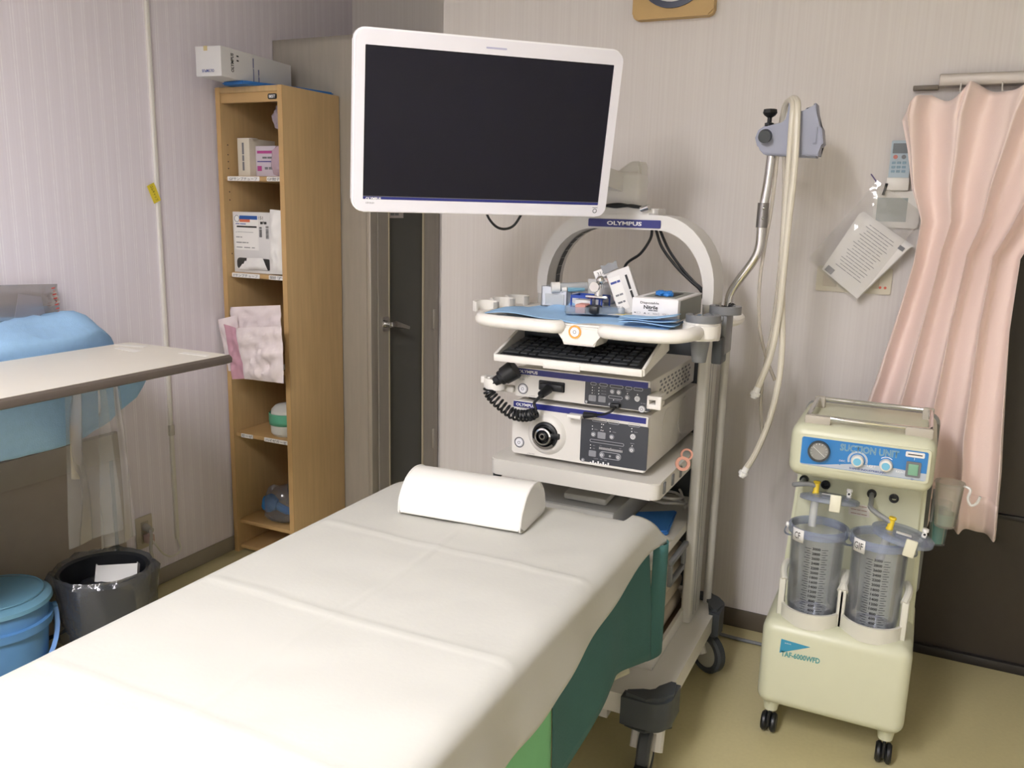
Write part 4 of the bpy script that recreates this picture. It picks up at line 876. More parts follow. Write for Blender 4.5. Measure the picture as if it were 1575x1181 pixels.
# white parts bin holding tubes
t = T('parts_bin', 'small white open bin of tubes on the blue tray cloth', 'bin', (-.92, 2.22, T0))
bm = B(); x0, x1, y0, y1, z1 = -.962, -.885, 2.17, 2.31, T0+.055
for a in ((x0, x1, y0, y0+.003, T0, z1), (x0, x1, y1-.003, y1, T0, z1), (x0, x0+.003, y0, y1, T0, z1), (x1-.003, x1, y0, y1, T0, z1), (x0, x1, y0, y1, T0, T0+.003)): box(bm, *a)
O('bin', bm, clear('bin_white', '#e4e6ea', .82, .3), t)
O('front_rib', box(B(), x0+.012, x1-.008, y0-.003, y0, T0+.006, T0+.036, .002), mFrost, t)
t = T('specimen_tube', 'white capped tube lying across the parts bin, the large one', 'tube', P(850, 440, y=2.2)); p = P(848, 442, y=2.16)
O('cap', cyl(B(), p, p+V(.02, .012, .001), .0145), mWhite, t); O('tube', cyl(B(), p+V(.02, .012, .001), p+V(.08, .06, .004), .012), mFrost, t)
t = T('specimen_tube', 'white capped tube lying in the parts bin, the small one', 'tube', P(866, 446, y=2.2)); p = P(864, 445, y=2.17)
O('cap', cyl(B(), p, p+V(.012, .006, 0), .008), mWhite, t); O('tube', cyl(B(), p+V(.012, .006, 0), p+V(.05, .04, .001), .0065), M('tube_teal', '#7fb0c4', .4), t)
t = T('open_carton', 'open grey-white carton standing behind the parts bin', 'box', (-.86, 2.25, T0))
bm = B(); x0, x1, y0, y1, z1 = -.883, -.79, 2.20, 2.322, T0+.06
for a in ((x0, x0+.002, y0, y1, T0, z1), (x1-.002, x1, y0, y1, T0, z1), (x0, x1, y1-.002, y1, T0, z1+.01), (x0, x1, y0, y0+.002, T0, z1-.02), (x0, x1, y0, y1, T0, T0+.002)): box(bm, *a)
O('carton', bm, mCard, t)
t = T('wire_basket', 'small blue plastic basket behind the clear tray', 'basket', (-.80, 2.15, T0))
x0, x1, y0, y1, z1 = -.855, -.765, 2.12, 2.185, T0+.042
bm = B()
for z in (T0+.001, z1-.008):
    for a in ((x0, x1, y0, y0+.003, z, z+.008), (x0, x1, y1-.003, y1, z, z+.008), (x0, x0+.003, y0, y1, z, z+.008), (x1-.003, x1, y0, y1, z, z+.008)): box(bm, *a)
for x in (x0, (x0+x1)/2+.012, x1-.004):
    for y in (y0, y1-.003): box(bm, x, x+.004, y, y+.003, T0, z1)
box(bm, x0, x1, y0, y1, T0, T0+.002); O('basket', bm, M('basket_blue', '#2747a0', .4), t)
O('white_packet', box(B(), -.845, -.80, 2.127, 2.17, T0+.0025, T0+.03, .003), mPaper, label='white packet inside the blue basket', cat='packet')
cp = P(918, 462, y=2.115); t = T('metal_clip', 'chrome spring clip standing on the blue basket', 'clip', (cp.x, 2.115, T0+.04))
bm = B(); cyl(bm, (cp.x, 2.125, T0+.043), (cp.x+.002, 2.125, T0+.075), .011, .009); box(bm, cp.x-.03, cp.x+.03, 2.106, 2.116, T0+.038, T0+.045, .002); O('body', bm, mChrome, t)
O('ball', sph(B(), (cp.x+.006, 2.122, T0+.085), .012), mChrome, t); O('lug', cyl(B(), (cp.x-.006, 2.105, T0+.068), (cp.x-.006, 2.125, T0+.068), .013), mChrome, t)
p = P(891, 470, y=2.08); t = T('pink_block', 'small pink block beside the clear tray', 'block', (p.x, 2.09, T0)); O('block', box(B(), p.x-.008, p.x+.02, 2.07, 2.11, T0, T0+.024, .003), M('pink_foam', '#d3978c', .7), t)
O('sleeve', box(B(), p.x+.02, p.x+.055, 2.07, 2.11, T0, T0+.022, .006), mBlack, t)
p = P(914, 482, z=T0); t = T('clear_tray', 'shallow clear plastic tray lying on the blue cloth', 'tray', (p.x, p.y, T0), rot=(0, 0, math.radians(28)))
bm = B()
for a in ((-.075, .075, -.02, .02, 0, .002), (-.075, .075, -.021, -.019, 0, .018), (-.075, .075, .019, .021, 0, .018), (-.076, -.074, -.02, .02, 0, .018), (.074, .076, -.02, .02, 0, .018)): box(bm, *a)
O('tray', bm, clear('clear_tray_plastic', '#aebfd0', .25, .08), t)
bag('plastic_wrap', 'crumpled clear wrap behind the chrome clip', 'wrap', P(937, 452, y=2.22), .028, .03, .03, clear('wrap_film', '#d6d2d2', .45, .12, wr=40), 33, .35)
def clip(px, py, y, rz, mat, lab):
    t = T('clothes_peg', lab, 'peg', P(px, py, y=y), rot=(math.radians(12), math.radians(rz), 0))
    for s in (1, -1): O('arm', prism(B(), [(s*.002, -.032), (s*.007, -.03), (s*.006, 0), (s*.014, .03), (s*.010, .032), (s*.002, .004)][::s], 'y', -.006, .006, .001), mat, t)
    O('spring', cyl(B(), (0, -.008, .002), (0, .008, .002), .004), mChrome, t)
clip(945, 444, 2.17, -12, M('peg_pink', '#cfa8a4', .5), 'pink clothes peg standing between clip and leaning carton')
clip(951, 437, 2.22, 14, mBlack, 'black peg behind the pink clothes peg')
# leaning carton
lc = P(987, 460, y=2.20)
t = T('leaning_carton', 'white carton leaning with its printed side towards the glove box', 'box', (lc.x, 2.17, T0), rot=(math.radians(-10), math.radians(-22), math.radians(14)))
O('carton', box(B(), -.045, .018, -.018, .03, .006, .125, .001), mCard, t)
pr = O('print_panel', box(B(), -.043, -.012, -.0188, -.018, .02, .11), mLbl, t)
text('▬▬▬▬ ▬▬', (-.028, -.0194, .095), .006, mPrintB, t, w=.026); text('▬▬ ▬▬', (-.028, -.0194, .06), .005, mPrintG, t, w=.02); text('▬▬ ▬', (-.028, -.0194, .04), .005, mPrintG, t, w=.02)
text('▬▬ ▬▬▬', (.004, -.0194, .07), .006, mPrintK, t, right=(0, 0, 1), up=(-1, 0, 0), w=.07)
O('flap', box(B(), -.075, -.035, -.018, .02, .12, .142, .001), mPaper, t); text('31A', (-.056, -.0187, .131), .01, mPrintK, t, w=.022)
O('grey_clip', prism(B(), [(-.05, .125), (-.01, .128), (-.008, .15), (-.02, .146), (-.03, .15), (-.04, .146), (-.052, .15)], 'y', -.022, -.018), mGrey, t)
p = P(955, 484, z=T0); t = T('paper_sheet', 'white and yellow paper sheet lying before the glove box', 'paper', (p.x, p.y, T0))
O('sheet', prism(B(), [(p.x-.03, p.y-.02), (p.x+.032, p.y-.02), (p.x+.03, p.y+.05), (p.x+.01, p.y+.05)], 'z', T0+.0002, T0+.0012), mPaper, t)
O('yellow_area', prism(B(), [(p.x-.018, p.y-.012), (p.x+.03, p.y-.008), (p.x+.03, p.y+.012), (p.x-.004, p.y+.012)], 'z', T0+.0012, T0+.0016), M('yellow_print', '#ead36a', .6), t)
text('TMZ', (p.x+.017, p.y+.03, T0+.0018), .012, mPrintK, t, up=(0, 1, 0), w=.03)
# glove box
gx0, gx1, gy0, gy1, gz1 = -.655, -.539, 2.035, 2.27, T0+.056
t = T('glove_box', 'white carton of disposable nitrile gloves on the cart tray', 'glove box', (-.6, 2.15, T0))
O('carton', box(B(), gx0, gx1, gy0, gy1, T0, gz1, .001), M('glove_card', '#e6e4e4', .55), t)
O('top_print', box(B(), gx0+.018, gx1-.014, gy0+.03, gy1-.02, gz1, gz1+.0006), M('glove_grey', '#8f928c', .6), t)
O('side_print', box(B(), gx1, gx1+.0006, gy0+.02, gy1-.004, T0+.004, gz1-.004), MATS['glove_grey'], t)
op = O('opening', prism(B(), rr(gx0+.035, gx1-.03, gy0+.06, gy1-.06, .012), 'z', gz1+.0006, gz1+.001), mPrintK, t)
for i, (a, b) in enumerate(((.045, .09), (.058, .08), (.07, .075))): bag('glove', None, None, (gx0+a, gy0+b, gz1+.006), .011, .015, .008, M('glove_blue', '#2f7fd0', .5), 40+i, .4, parent=t)
text('Disposable', (gx0+.021, gy0-.0006, T0+.044), .0075, mPrintK, t, w=.047, bold=.012, align='LEFT'); text('Nitrile', (gx0+.03, gy0-.0006, T0+.034), .0095, mPrintK, t, w=.036, bold=.03, align='LEFT'); text('▬▬▬ ▬▬▬', (gx0+.042, gy0-.0006, T0+.0265), .003, mPrintG, t, w=.024, align='LEFT')
for i, s in enumerate(('■ ⬜', '▲ ✕', 'NON ▢', 'NON ✕')): text(s, (gx0+.014+.024*i, gy0-.0006, T0+.019), .0045, mPrintG, t, w=.016)
text('▬▬ ▬▬▬', (gx0+.09, gy0-.0006, T0+.006), .0035, mPrintG, t, w=.03)
t = T('folded_cloth', 'folded blue cloth lying in front of the glove box', 'cloth', (-.58, 1.99, T0))
bm = B()
for i in range(3):
    grid(bm, 14, 6, lambda u, v: V(-.665+.135*u, 1.965+.055*v+.012*u, T0+.001+.0045*i+(.010*u*i*.6)+.003*math.sin(u*5+i)))
O('cloth', bm, mBlueC, t, th=.0015, ang=60)
# ---------------------------------------------------------------- lower cart shelves
zs = .5125
t = T('recorder', 'grey box recorder on the middle cart shelf', 'medical device', (-.84, 2.3, zs))
O('body', box(B(), -.98, -.705, 2.13, 2.5, zs, zs+.072, .004), M('unit_grey', '#a5a49f', .45), t); O('front_lip', box(B(), -.978, -.707, 2.126, 2.131, zs+.004, zs+.068, .002), mColumn, t)
m = Matrix.Translation((-.80, 2.16, zs+.0735)) @ Matrix.Rotation(math.radians(4), 4, 'X')
t = T('control_pad', 'pale handheld control pad with a blue screen on the recorder', 'control pad', (-.80, 2.22, zs+.0735))
O('body', box(B(), -.07, .06, 0, .24, .001, .022, .008, m=m), mColumn, t); O('screen', box(B(), -.055, .025, .06, .19, .022, .0232, m=m), M('pad_blue', '#2c4f9c', .35), t)
O('folded_cloth', prism(B(), [(-.69, 2.14), (-.575, 2.22), (-.60, 2.40), (-.70, 2.33)], 'z', zs, zs+.014, .004), mDBlueC, label='folded dark blue cloth on the middle cart shelf', cat='cloth')
cc_ = [V(-.635+.045*math.cos(a)*(1+.2*math.sin(a*2.3)), 2.44+.04*math.sin(a)*(1+.2*math.cos(a*1.7)), zs+.008+.003*a+.01*abs(math.sin(a*.5))) for a in [k*.35 for k in range(40)]]
O('cable', tube(B(), cc_, .004, 8), mWhite, label='white cable coiled on the middle cart shelf', cat='cable')
zb = .2055
t = T('storage_tray', 'white shallow tray on the cart base', 'tray', (-.75, 2.25, zb))
bm = B()
for a in ((-.98, -.545, 2.03, 2.48, zb, zb+.006), (-.98, -.545, 2.03, 2.04, zb, zb+.04), (-.98, -.545, 2.47, 2.48, zb, zb+.04), (-.98, -.97, 2.03, 2.48, zb, zb+.04), (-.555, -.545, 2.03, 2.48, zb, zb+.04)): box(bm, *a)
O('tray', bm, mCart, t)
O('liner', box(B(), -.97, -.555, 2.04, 2.47, zb+.0062, zb+.012), M('brown_liner', '#7d6a55', .7), t)
for i in range(4):
    bm = box(B(), -.94+.006*i, -.572-.006*(i % 2), 2.10, 2.44, zb+.013+.052*i, zb+.063+.052*i, .02, 3)
    for v in bm.verts: v.co += Vector((nz(v.co.x, v.co.y, v.co.z+i, 14), nz(v.co.y, v.co.z, v.co.x, 12), 0))*.008
    O('folded_towel', bm, M('beige_towel', '#c3b7a4', .85, bump=.3, bs=120), label=('folded beige towel at the bottom of the stack on the cart base', 'folded beige towel second up in the stack on the cart base', 'folded beige towel third up in the stack on the cart base', 'folded beige towel on top of the stack on the cart base')[i], cat='towel')
for i, (py_, pz_) in enumerate(((716, 0), (703, 1))):
    c = P(1050+6*i, 713-14*i, x=-.540); O('tape_roll', lathe(B(), [(.0115, -.006), (.0195-.003*i, -.006), (.0195-.003*i, .006), (.0115, .006)], c, 26, (.4, -1, .3), closed=True), M('tape_pink', '#c9917c', .6), label=('thick pink tape roll hung by the cart column', 'thin pale tape roll hung above the thick one')[i], cat='tape roll')
# ---------------------------------------------------------------- cream tubes on the hanger
mTube = M('cream_tube', '#dcd6c6', .35, var=.04); mCapW = M('cap_white', '#efeeea', .35)
def htube(pts, r, mat, lab, cap=None):
    p = [P(a[0], a[1], y=a[2]) for a in pts]; t = T('hanging_tube', lab, 'tube', p[-1]); O('tube', tube(B(), sm(p, 8), r, 10), mat, t)
    if cap:
        d = (p[-1]-p[-2]).normalized(); e = p[-1]
        O('end_cap', lathe(B(), [(0, -.004), (.009, -.004), (.010, .012), (.0135, .013), (.0135, .022), (.009, .024), (.009, .03), (0, .03)], e, 14, d), mCapW, t)
htube([(1208, 200, 2.515), (1209, 168, 2.51), (1217, 153, 2.48), (1226, 156, 2.43), (1226, 185, 2.412), (1222, 260, 2.405), (1212, 350, 2.405), (1204, 430, 2.405), (1197, 490, 2.405), (1184, 550, 2.405), (1165, 597, 2.405)], .0088, mTube, 'thick cream tube over the hanger ending at the upper white cap', 1)
htube([(1201, 200, 2.515), (1207, 166, 2.505), (1214, 155, 2.475), (1220, 160, 2.425), (1218, 190, 2.41), (1213, 260, 2.42), (1206, 360, 2.42), (1203, 450, 2.42), (1203, 530, 2.42), (1197, 590, 2.42), (1182, 650, 2.42), (1163, 695, 2.42), (1148, 720, 2.42)], .0085, mTube, 'long cream tube over the hanger ending at the lower white cap', 1)
mTT = clear('clear_tube', '#d9cfbd', .45, .1)
htube([(1196, 236, 2.47), (1188, 310, 2.48), (1176, 380, 2.49), (1168, 440, 2.49), (1168, 500, 2.49), (1178, 548, 2.49), (1192, 585, 2.49)], .005, mTT, 'thin clear tube trailing behind the chrome pole')
htube([(1206, 238, 2.47), (1205, 320, 2.48), (1198, 420, 2.485), (1188, 500, 2.485), (1175, 570, 2.485), (1170, 620, 2.485), (1173, 670, 2.485)], .005, mTT, 'thin clear tube behind the two cream tubes')
# ---------------------------------------------------------------- wall plate, remote, bag of papers
t = T('switch_plate', 'ivory wall switch plate behind the hanging paper bag', 'switch plate', (-.2, YB, 1.18))
x0, x1, z0, z1 = P(1256, 430, y=YB).x, P(1372, 430, y=YB).x, P(1300, 449, y=YB).z, P(1300, 410, y=YB).z
O('plate', prism(B(), rr(x0, x1, z0, z1, .004), 'y', YB-.008, YB, .002), M('plate_ivory', '#d3ccb8', .45), t)
for i in range(3): O('switch', box(B(), x0+.02+.06*i, x0+.06+.06*i, YB-.012, YB-.008, z0+.016, z1-.014, .002), mIv, t)
for i in range(2): O('indicator', cyl(B(), (x1-.03+.014*i, YB-.008, z0+.02), (x1-.03+.014*i, YB-.0105, z0+.02), .004, seg=10), M('lamp_red', '#c8553a', .4), t)
t = T('wall_thermostat', 'white thermostat panel with a grey display under the remote', 'thermostat', (-.1, YB, 1.38))
x0, x1, z0, z1 = P(1345, 335, y=YB).x, P(1396, 335, y=YB).x, P(1370, 345, y=YB).z, P(1370, 300, y=YB).z
O('plate', prism(B(), rr(x0-.005, x1+.03, z0-.01, z1+.012, .004), 'y', YB-.012, YB, .002), mWhite, t); O('display', box(B(), x0+.004, x1-.004, YB-.0135, YB-.012, z0+.008, z1-.008), M('lcd', '#8f9a97', .35), t)
t = T('air_conditioner_remote', 'pale blue-grey remote control in a wall holder beside the curtain', 'remote control', (-.12, YB, 1.49))
x0, x1, z0, z1 = P(1369, 250, y=YB).x, P(1369, 250, y=YB).x+.055, P(1372, 280, y=YB).z, P(1372, 217, y=YB).z
O('body', prism(B(), rr(x0, x1, z0, z1, .004), 'y', YB-.022, YB-.006, .003), M('remote_blue', '#aebfc9', .45), t)
O('holder', box(B(), x0-.003, x1+.003, YB-.028, YB, z0-.025, z0+.012, .003), mWhite, t)
O('display', box(B(), x0+.005, x1-.005, YB-.023, YB-.022, z1-.036, z1-.008), M('lcd_dark', '#5c6468', .3), t)
for i in range(2): O('button', cyl(B(), (x0+.014+.022*i, YB-.0245, z1-.046), (x0+.014+.022*i, YB-.022, z1-.046), .006, seg=14), M('btn_red', '#c57b70', .5) if i == 0 else mGrey, t)
for r_ in range(3):
    for c_ in range(3): O('button', box(B(), x0+.006+.014*c_, x0+.016+.014*c_, YB-.0235, YB-.022, z1-.066-.012*r_, z1-.059-.012*r_, .001, 1), M('btn_blue', '#8aa6b8', .5), t)
px_tube('pen', [(1364, 282), (1361, 292), (1358, 300)], YB-.03, .004, mBlack, 'black pen hanging beside the remote', 'pen')
# clear bag with paper leaflets
t = T('document_bag', 'clear plastic bag of folded paper leaflets hung on the wall', 'bag', (-.2, YB-.03, 1.15))
oc = [P(a, b, y=YB-.045) for a, b in ((1350, 278), (1242, 398), (1316, 464), (1424, 330))]
for s, yy in ((1, YB-.060), (-1, YB-.028)):
    bm = grid(B(), 16, 16, lambda u, v: (lambda p: V(p.x, yy+.0*u-s*.012*(1-abs(2*u-1)**3)*(1-abs(2*v-1)**3)+.004*nz(p.x, p.z, s, 22), p.z))(oc[0].lerp(oc[1], u).lerp(oc[3].lerp(oc[2], u), v)))
    O('film', bm, clear('doc_film', '#cfccc8', .15, .06, wr=16), t, ang=60)
for i in range(4):
    q = [P(a+2*i, b-1*i, y=YB-.058+.006*i) for a, b in ((1322, 328), (1264, 414), (1318, 459), (1399, 381))]
    bm = B(); f = bm.faces.new([bm.verts.new(v) for v in q]); O('leaflet', bm, mPaper, t, th=.0012, ang=0)
def leaf(a, b): # along the leaflet: a runs along its long edge, b across it
    q = [P(*c, y=YB-.0592) for c in ((1322, 328), (1264, 414), (1318, 459), (1399, 381))]; return q[1].lerp(q[0], a).lerp(q[2].lerp(q[3], a), b)
ex = (leaf(.5, .9)-leaf(.5, .1)).normalized(); ey = (leaf(.9, .5)-leaf(.1, .5)).normalized()
for i in range(17): text(('▬ ▬▬▬ ▬▬▬▬ ▬▬', '▬▬▬▬ ▬▬ ▬▬▬', '▬▬ ▬▬▬▬▬ ▬ ▬▬▬')[i % 3], leaf(.94-.046*i, .5)+V(0, -.0012, 0), .0019, M('print_light', '#8e8e92', .6), t, right=ex, up=ey, w=.085+.012*math.sin(i*2))
O('print_block', tube(B(), [leaf(.07, .06)+V(0, -.0012, 0), leaf(.07, .24)+V(0, -.0012, 0)], 0, sq=(.0004, .009)), MATS['print_light'], t); O('print_block', tube(B(), [leaf(.93, .86)+V(0, -.0012, 0), leaf(.93, .96)+V(0, -.0012, 0)], 0, sq=(.0004, .006)), mPrintG, t)
O('hang_tape', tube(B(), [P(1350, 282, y=YB-.03), P(1340, 268, y=YB-.004)], .002, 6), M('tape_violet', '#6b5f8a', .5), t)
# ---------------------------------------------------------------- curtain
CYR = 2.715
lft = [(P(a, b, y=CYR).z, P(a, b, y=CYR).x) for a, b in ((1378, 180), (1388, 230), (1396, 290), (1412, 340), (1404, 400), (1390, 450), (1368, 520), (1345, 590), (1322, 650), (1318, 760))]
rgt = [(1.76, .44), (1.6, .37), (1.45, .30), (1.3, .222), (1.1, .225), (.9, .24), (.7, .255), (.5, .262)]
mCurt = M('pink_curtain', '#fbe7df', .85, var=.03, vs=6, bump=.12, bs=420, stretch=(1, 1, .35), sheen=.2)
def curt(u, v):
    top = 1.748-.085*max(0, 1-u/.16)-.02*math.exp(-((u-.22)/.05)**2)+.012*math.sin(u*24)
    bot = .50+.03*math.sin(u*3)*(1-u)
    if u < .55: bot = .50
    z = top+(bot-top)*v; xl, xr_ = interp(lft, z), interp(rgt, z); g = v
    x = xl+(xr_-xl)*u
    am = .042*(1-.25*v)*(1 if u > .06 else u/.06)
    ph = 2*math.pi*(4.2*u+.25*math.sin(v*2.2))
    y = CYR - am*math.sin(ph) - .012*math.sin(ph*2.1+1+v) - .01*nz(u*5, v*4, 0)
    x += .014*math.cos(ph)*(1-v*.4)
    if v < .09: y += .006*math.sin(u*95)*(1-v/.09)
    return V(x, min(y, YB-.015), z)
t = T('curtain', 'pink pleated fabric curtain bunched at the doorway', 'curtain', (.1, CYR, .5))
O('cloth', grid(B(), 150, 90, curt), mCurt, t, ang=80, th=.0015)
hm = grid(B(), 60, 4, lambda u, v: curt(.45+.55*u, .915+.086*v)-V(0, .0016, 0)); O('hem', hm, mCurt, t, ang=80, th=.0015)
for i in range(5): O('hook', tube(B(), sm([(.02+.1*i, CYR-.005, 1.735), (.02+.1*i, CYR+.02, 1.75), (.02+.1*i, 2.752, 1.763), (.02+.1*i, 2.765, 1.758)], 4), .002, 6), mWhite, t)
t = T('curtain_rail', 'grey metal curtain rail above the doorway', 'rail', (.5, 2.775, 1.755))
O('rail', box(B(), -.035, 1.3, 2.75, 2.798, 1.758, 1.79, .003), M('rail_grey', '#a49c92', .4, .4), t); O('end_stop', box(B(), -.10, -.035, 2.77, 2.798, 1.752, 1.764, .002), M('stop_brown', '#6d6459', .5), t)
# ---------------------------------------------------------------- suction unit
SU = t = T('suction_unit', 'cream suction machine on casters with two clear jars', 'suction machine', (-.11, 2.36, 0))
mSu = M('suction_cream', '#d2d3b8', .36, var=.02); mSuG = M('suction_grey', '#8b8b88', .5); mHold = M('holder_cream', '#d9d7ca', .42)
HX0, HX1 = -.274, .064
def body(v):
    return v
O('lower_body', box(B(), -.298, .069, 2.188, 2.55, .098, .3425, .032, 6), mSu, t)
bm = B(); A = [(-.286, 2.37, .32), (.064, 2.37, .32), (.064, 2.54, .32), (-.286, 2.54, .32)]; C_ = [(-.262, 2.375, .76), (.056, 2.375, .76), (.056, 2.54, .76), (-.262, 2.54, .76)]
va = [bm.verts.new(p) for p in A]; vc = [bm.verts.new(p) for p in C_]; bm.faces.new(va[::-1]); bm.faces.new(vc)
for k in range(4): bm.faces.new((va[k], va[(k+1) % 4], vc[(k+1) % 4], vc[k]))
bmesh.ops.bevel(bm, geom=[e for e in bm.edges if abs(e.verts[0].co.z-e.verts[1].co.z) > .1], offset=.012, segments=3, affect='EDGES'); O('back_panel', bm, mSu, t)
HD = O('head', box(B(), HX0, HX1, 2.21, 2.545, .742, .880, .03, 6), mSu, t)
O('rear_shell', prism(B(), rr(-.280, .072, .34, .876, .03), 'y', 2.541, 2.575, .01), mSuG, t)
# face of the head
FYS = 2.2085
def S3(a, b, y=FYS): return P(1190+a*.20328, 620+b*.20328, y=y)
fx0, fx1 = S3(210, 340).x, S3(1160, 500).x; fz1, fz0 = (S3(230, 235).z+S3(1175, 390).z)/2, (S3(190, 440).z+S3(1145, 605).z)/2
fr = O('panel_frame', prism(B(), rr(fx0-.006, fx1+.006, fz0-.006, fz1+.006, .008), 'y', FYS-.001, FYS+.004), mSu, HD)
fc = O('control_face', prism(B(), rr(fx0, fx1, fz0, fz1, .005), 'y', FYS-.002, FYS), M('face_blue', '#2f7fc4', .3, var=.02), HD)
hw = fz1-fz0; n_ = 24
wave = [(fx0+(fx1-fx0)*k/n_, fz0+hw*(.16+.13*math.sin(k/n_*6.0-1.8)+.22*max(0, k/n_-.55)/.45)) for k in range(n_+1)]
O('grey_wave', prism(B(), wave + [(fx1, fz0+.001), (fx0, fz0+.001)], 'y', FYS-.0026, FYS-.002), M('face_grey', '#b9c2cd', .35), fc)
p = S3(725, 345); mOut = M('letter_pale', '#a8c0b4', .4)
text('SUCTION UNIT', (p.x, FYS-.003, fz1-.0145), .0185, mOut, fc, w=.134, bold=.03)
text('SUCTION UNIT', (p.x, FYS-.0034, fz1-.0145), .0172, M('letter_blue', '#5d92ba', .35), fc, w=.1325, bold=-.004)
text('SHIN-EI INDUSTRIES,INC.', (S3(710, 515).x, FYS-.003, fz0+.0068), .0058, mPrintB, fc, w=.085, bold=.015)
O('logo_mark', prism(B(), [(S3(480, 475).x, fz0+.020), (S3(515, 480).x, fz0+.020), (S3(497, 490).x, fz0+.010)], 'y', FYS-.003, FYS-.0026), MATS['face_blue'], fc)
g = S3(345, 365); gz = fz0+hw*.56; gx = fx0+.043
ga = O('gauge', lathe(B(), [(.0265, 0), (.0265, .012), (.0235, .012), (.0225, .006), (0, .006)], (gx, FYS-.002, gz), 32, (0, -1, 0)), mDark, fc)
O('gauge_dial', lathe(B(), [(0, .0068), (.0222, .0068), (.0222, .006)], (gx, FYS-.002, gz), 32, (0, -1, 0)), M('dial_grey', '#8d8d8b', .4), ga)
O('needle', tube(B(), [(gx-.014, FYS-.0095, gz+.011), (gx+.014, FYS-.0095, gz-.012)], 0, sq=(.0012, .0004)), mPrintW, ga)
bm = B()
for k in range(13): a = math.radians(-130+260*k/12); tube(bm, [(gx+math.sin(a)*.017, FYS-.0092, gz+math.cos(a)*.017), (gx+math.sin(a)*.0205, FYS-.0092, gz+math.cos(a)*.0205)], 0, sq=(.0007, .0002))
O('dial_marks', bm, mPrintW, ga, ang=0, kind='stuff')
O('gauge_glass', lathe(B(), [(0, .0125), (.0235, .0115)], (gx, FYS-.002, gz), 28, (0, -1, 0)), clear('gauge_glass', '#ffffff', .02, .04), ga)
for (a, b), nm in (((635, 432), 'regulator'), ((850, 468), 'selector')):
    q = S3(a, b); kz = fz0+hw*(.40 if nm == 'regulator' else .38)
    k = O('knob', lathe(B(), [(.0155, 0), (.0155, .005), (.014, .013), (.0115, .015), (.009, .015)], (q.x, FYS-.002, kz), 28, (0, -1, 0)), mWhite, fc)
    O('knob_cap', lathe(B(), [(0, .0162), (.0085, .0162), (.0098, .0145)], (q.x, FYS-.002, kz), 24, (0, -1, 0)), M('knob_blue', '#7ac2e0', .35), k)
    if nm == 'regulator':
        bm = arcring(B(), 0, 0, .0185, .0235, -20, 200, -.0008, 0); bm.transform(Matrix.Translation((q.x, FYS-.0022, kz)) @ Matrix.Rotation(math.pi/2, 4, 'X')); O('dial_arc', bm, MATS['face_grey'], fc)
        text('DEC.', (q.x-.034, FYS-.003, kz-.006), .0045, mPrintW, fc, w=.016); text('INC.', (q.x+.033, FYS-.003, kz-.012), .0045, mPrintW, fc, w=.013)
    else:
        bm = arcring(B(), 0, 0, .0185, .0205, 50, 130, -.0008, 0); bm.transform(Matrix.Translation((q.x, FYS-.0022, kz)) @ Matrix.Rotation(math.pi/2, 4, 'X')); O('dial_arc', bm, mPrintW, fc)
        text('LEFT', (q.x-.032, FYS-.003, kz-.008), .0055, mPrintW, fc, w=.02); text('RIGHT', (q.x+.034, FYS-.003, kz-.012), .0055, mPrintW, fc, w=.021)
q = S3(1055, 505); sz_ = fz0+hw*.36
sw = O('power_switch', prism(B(), rr(q.x-.0165, q.x+.0165, sz_-.019, sz_+.019, .003), 'y', FYS-.006, FYS-.002), mGrey, fc)
O('rocker', box(B(), q.x-.011, q.x+.011, FYS-.009, FYS-.006, sz_-.014, sz_+.014, .002), M('rocker_green', '#7faf93', .35), sw)
text('I', (q.x, FYS-.003, sz_+.026), .006, mPrintW, fc); text('O', (q.x, FYS-.003, sz_-.0245), .005, mPrintB, fc)
q = S3(1075, 390); o = O('asset_tag', prism(B(), rr(q.x-.022, q.x+.020, fz1-.016, fz1-.003, .003), 'y', FYS-.0034, FYS-.002), mLbl, fc); text('▬▬▬▬', (q.x-.001, FYS-.0038, fz1-.0095), .0025, mPrintK, o, w=.032)
# carrying rail on top
fb = [P(1240, 650, y=2.245), P(1437, 684, y=2.245)]; zf = .884; zk = .892
RX0_, RX1_ = -.238, .044
rail = [V(RX0_, 2.245, zf+.012), V(RX1_, 2.245, zf+.012), V(RX1_, 2.45, zk+.012), V(RX0_, 2.45, zk+.012)]
pts = []
for i in range(4):
    a, b = rail[i], rail[(i+1) % 4]; d = (b-a).normalized(); pts += [a+d*.02, a.lerp(b, .5), b-d*.02, b-d*.004+(rail[(i+2) % 4]-b).normalized()*.004]
O('carry_rail', tube(B(), pts, .006, 10, True), mChrome, t)
for x0, x1 in ((RX0_-.008, RX0_+.055), (RX1_-.055, RX1_+.008)): O('rail_mount', box(B(), x0, x1, 2.237, 2.253, zf-.010, zf+.016, .004), M('mount_beige', '#b9b2a4', .5), t)
for x0, x1 in ((RX0_-.008, RX0_+.02), (RX1_-.02, RX1_+.008)): O('rail_mount', box(B(), x0, x1, 2.44, 2.46, zk-.02, zk+.018, .004), MATS['mount_beige'], t)
# logo on the lower body
def LB(a, b): return P(a, b, y=2.189)
O('logo_triangle', prism(B(), [(LB(a, b).x, LB(a, b).z) for a, b in ((1202, 982), (1199, 1003), (1246, 995))], 'y', 2.1866, 2.189), M('logo_teal', '#3a93b5', .4), t)
p = LB(1231, 1010); text('TAF-6000WFD', (p.x, 2.1866, p.z), .016, M('logo_teal2', '#4f9a9a', .4), t, w=.098, bold=.03, right=(1, 0, .03)); text('SHIN-EI', (LB(1212, 988).x, 2.1862, LB(1212, 988).z-.002), .003, mPrintW, t, w=.016)
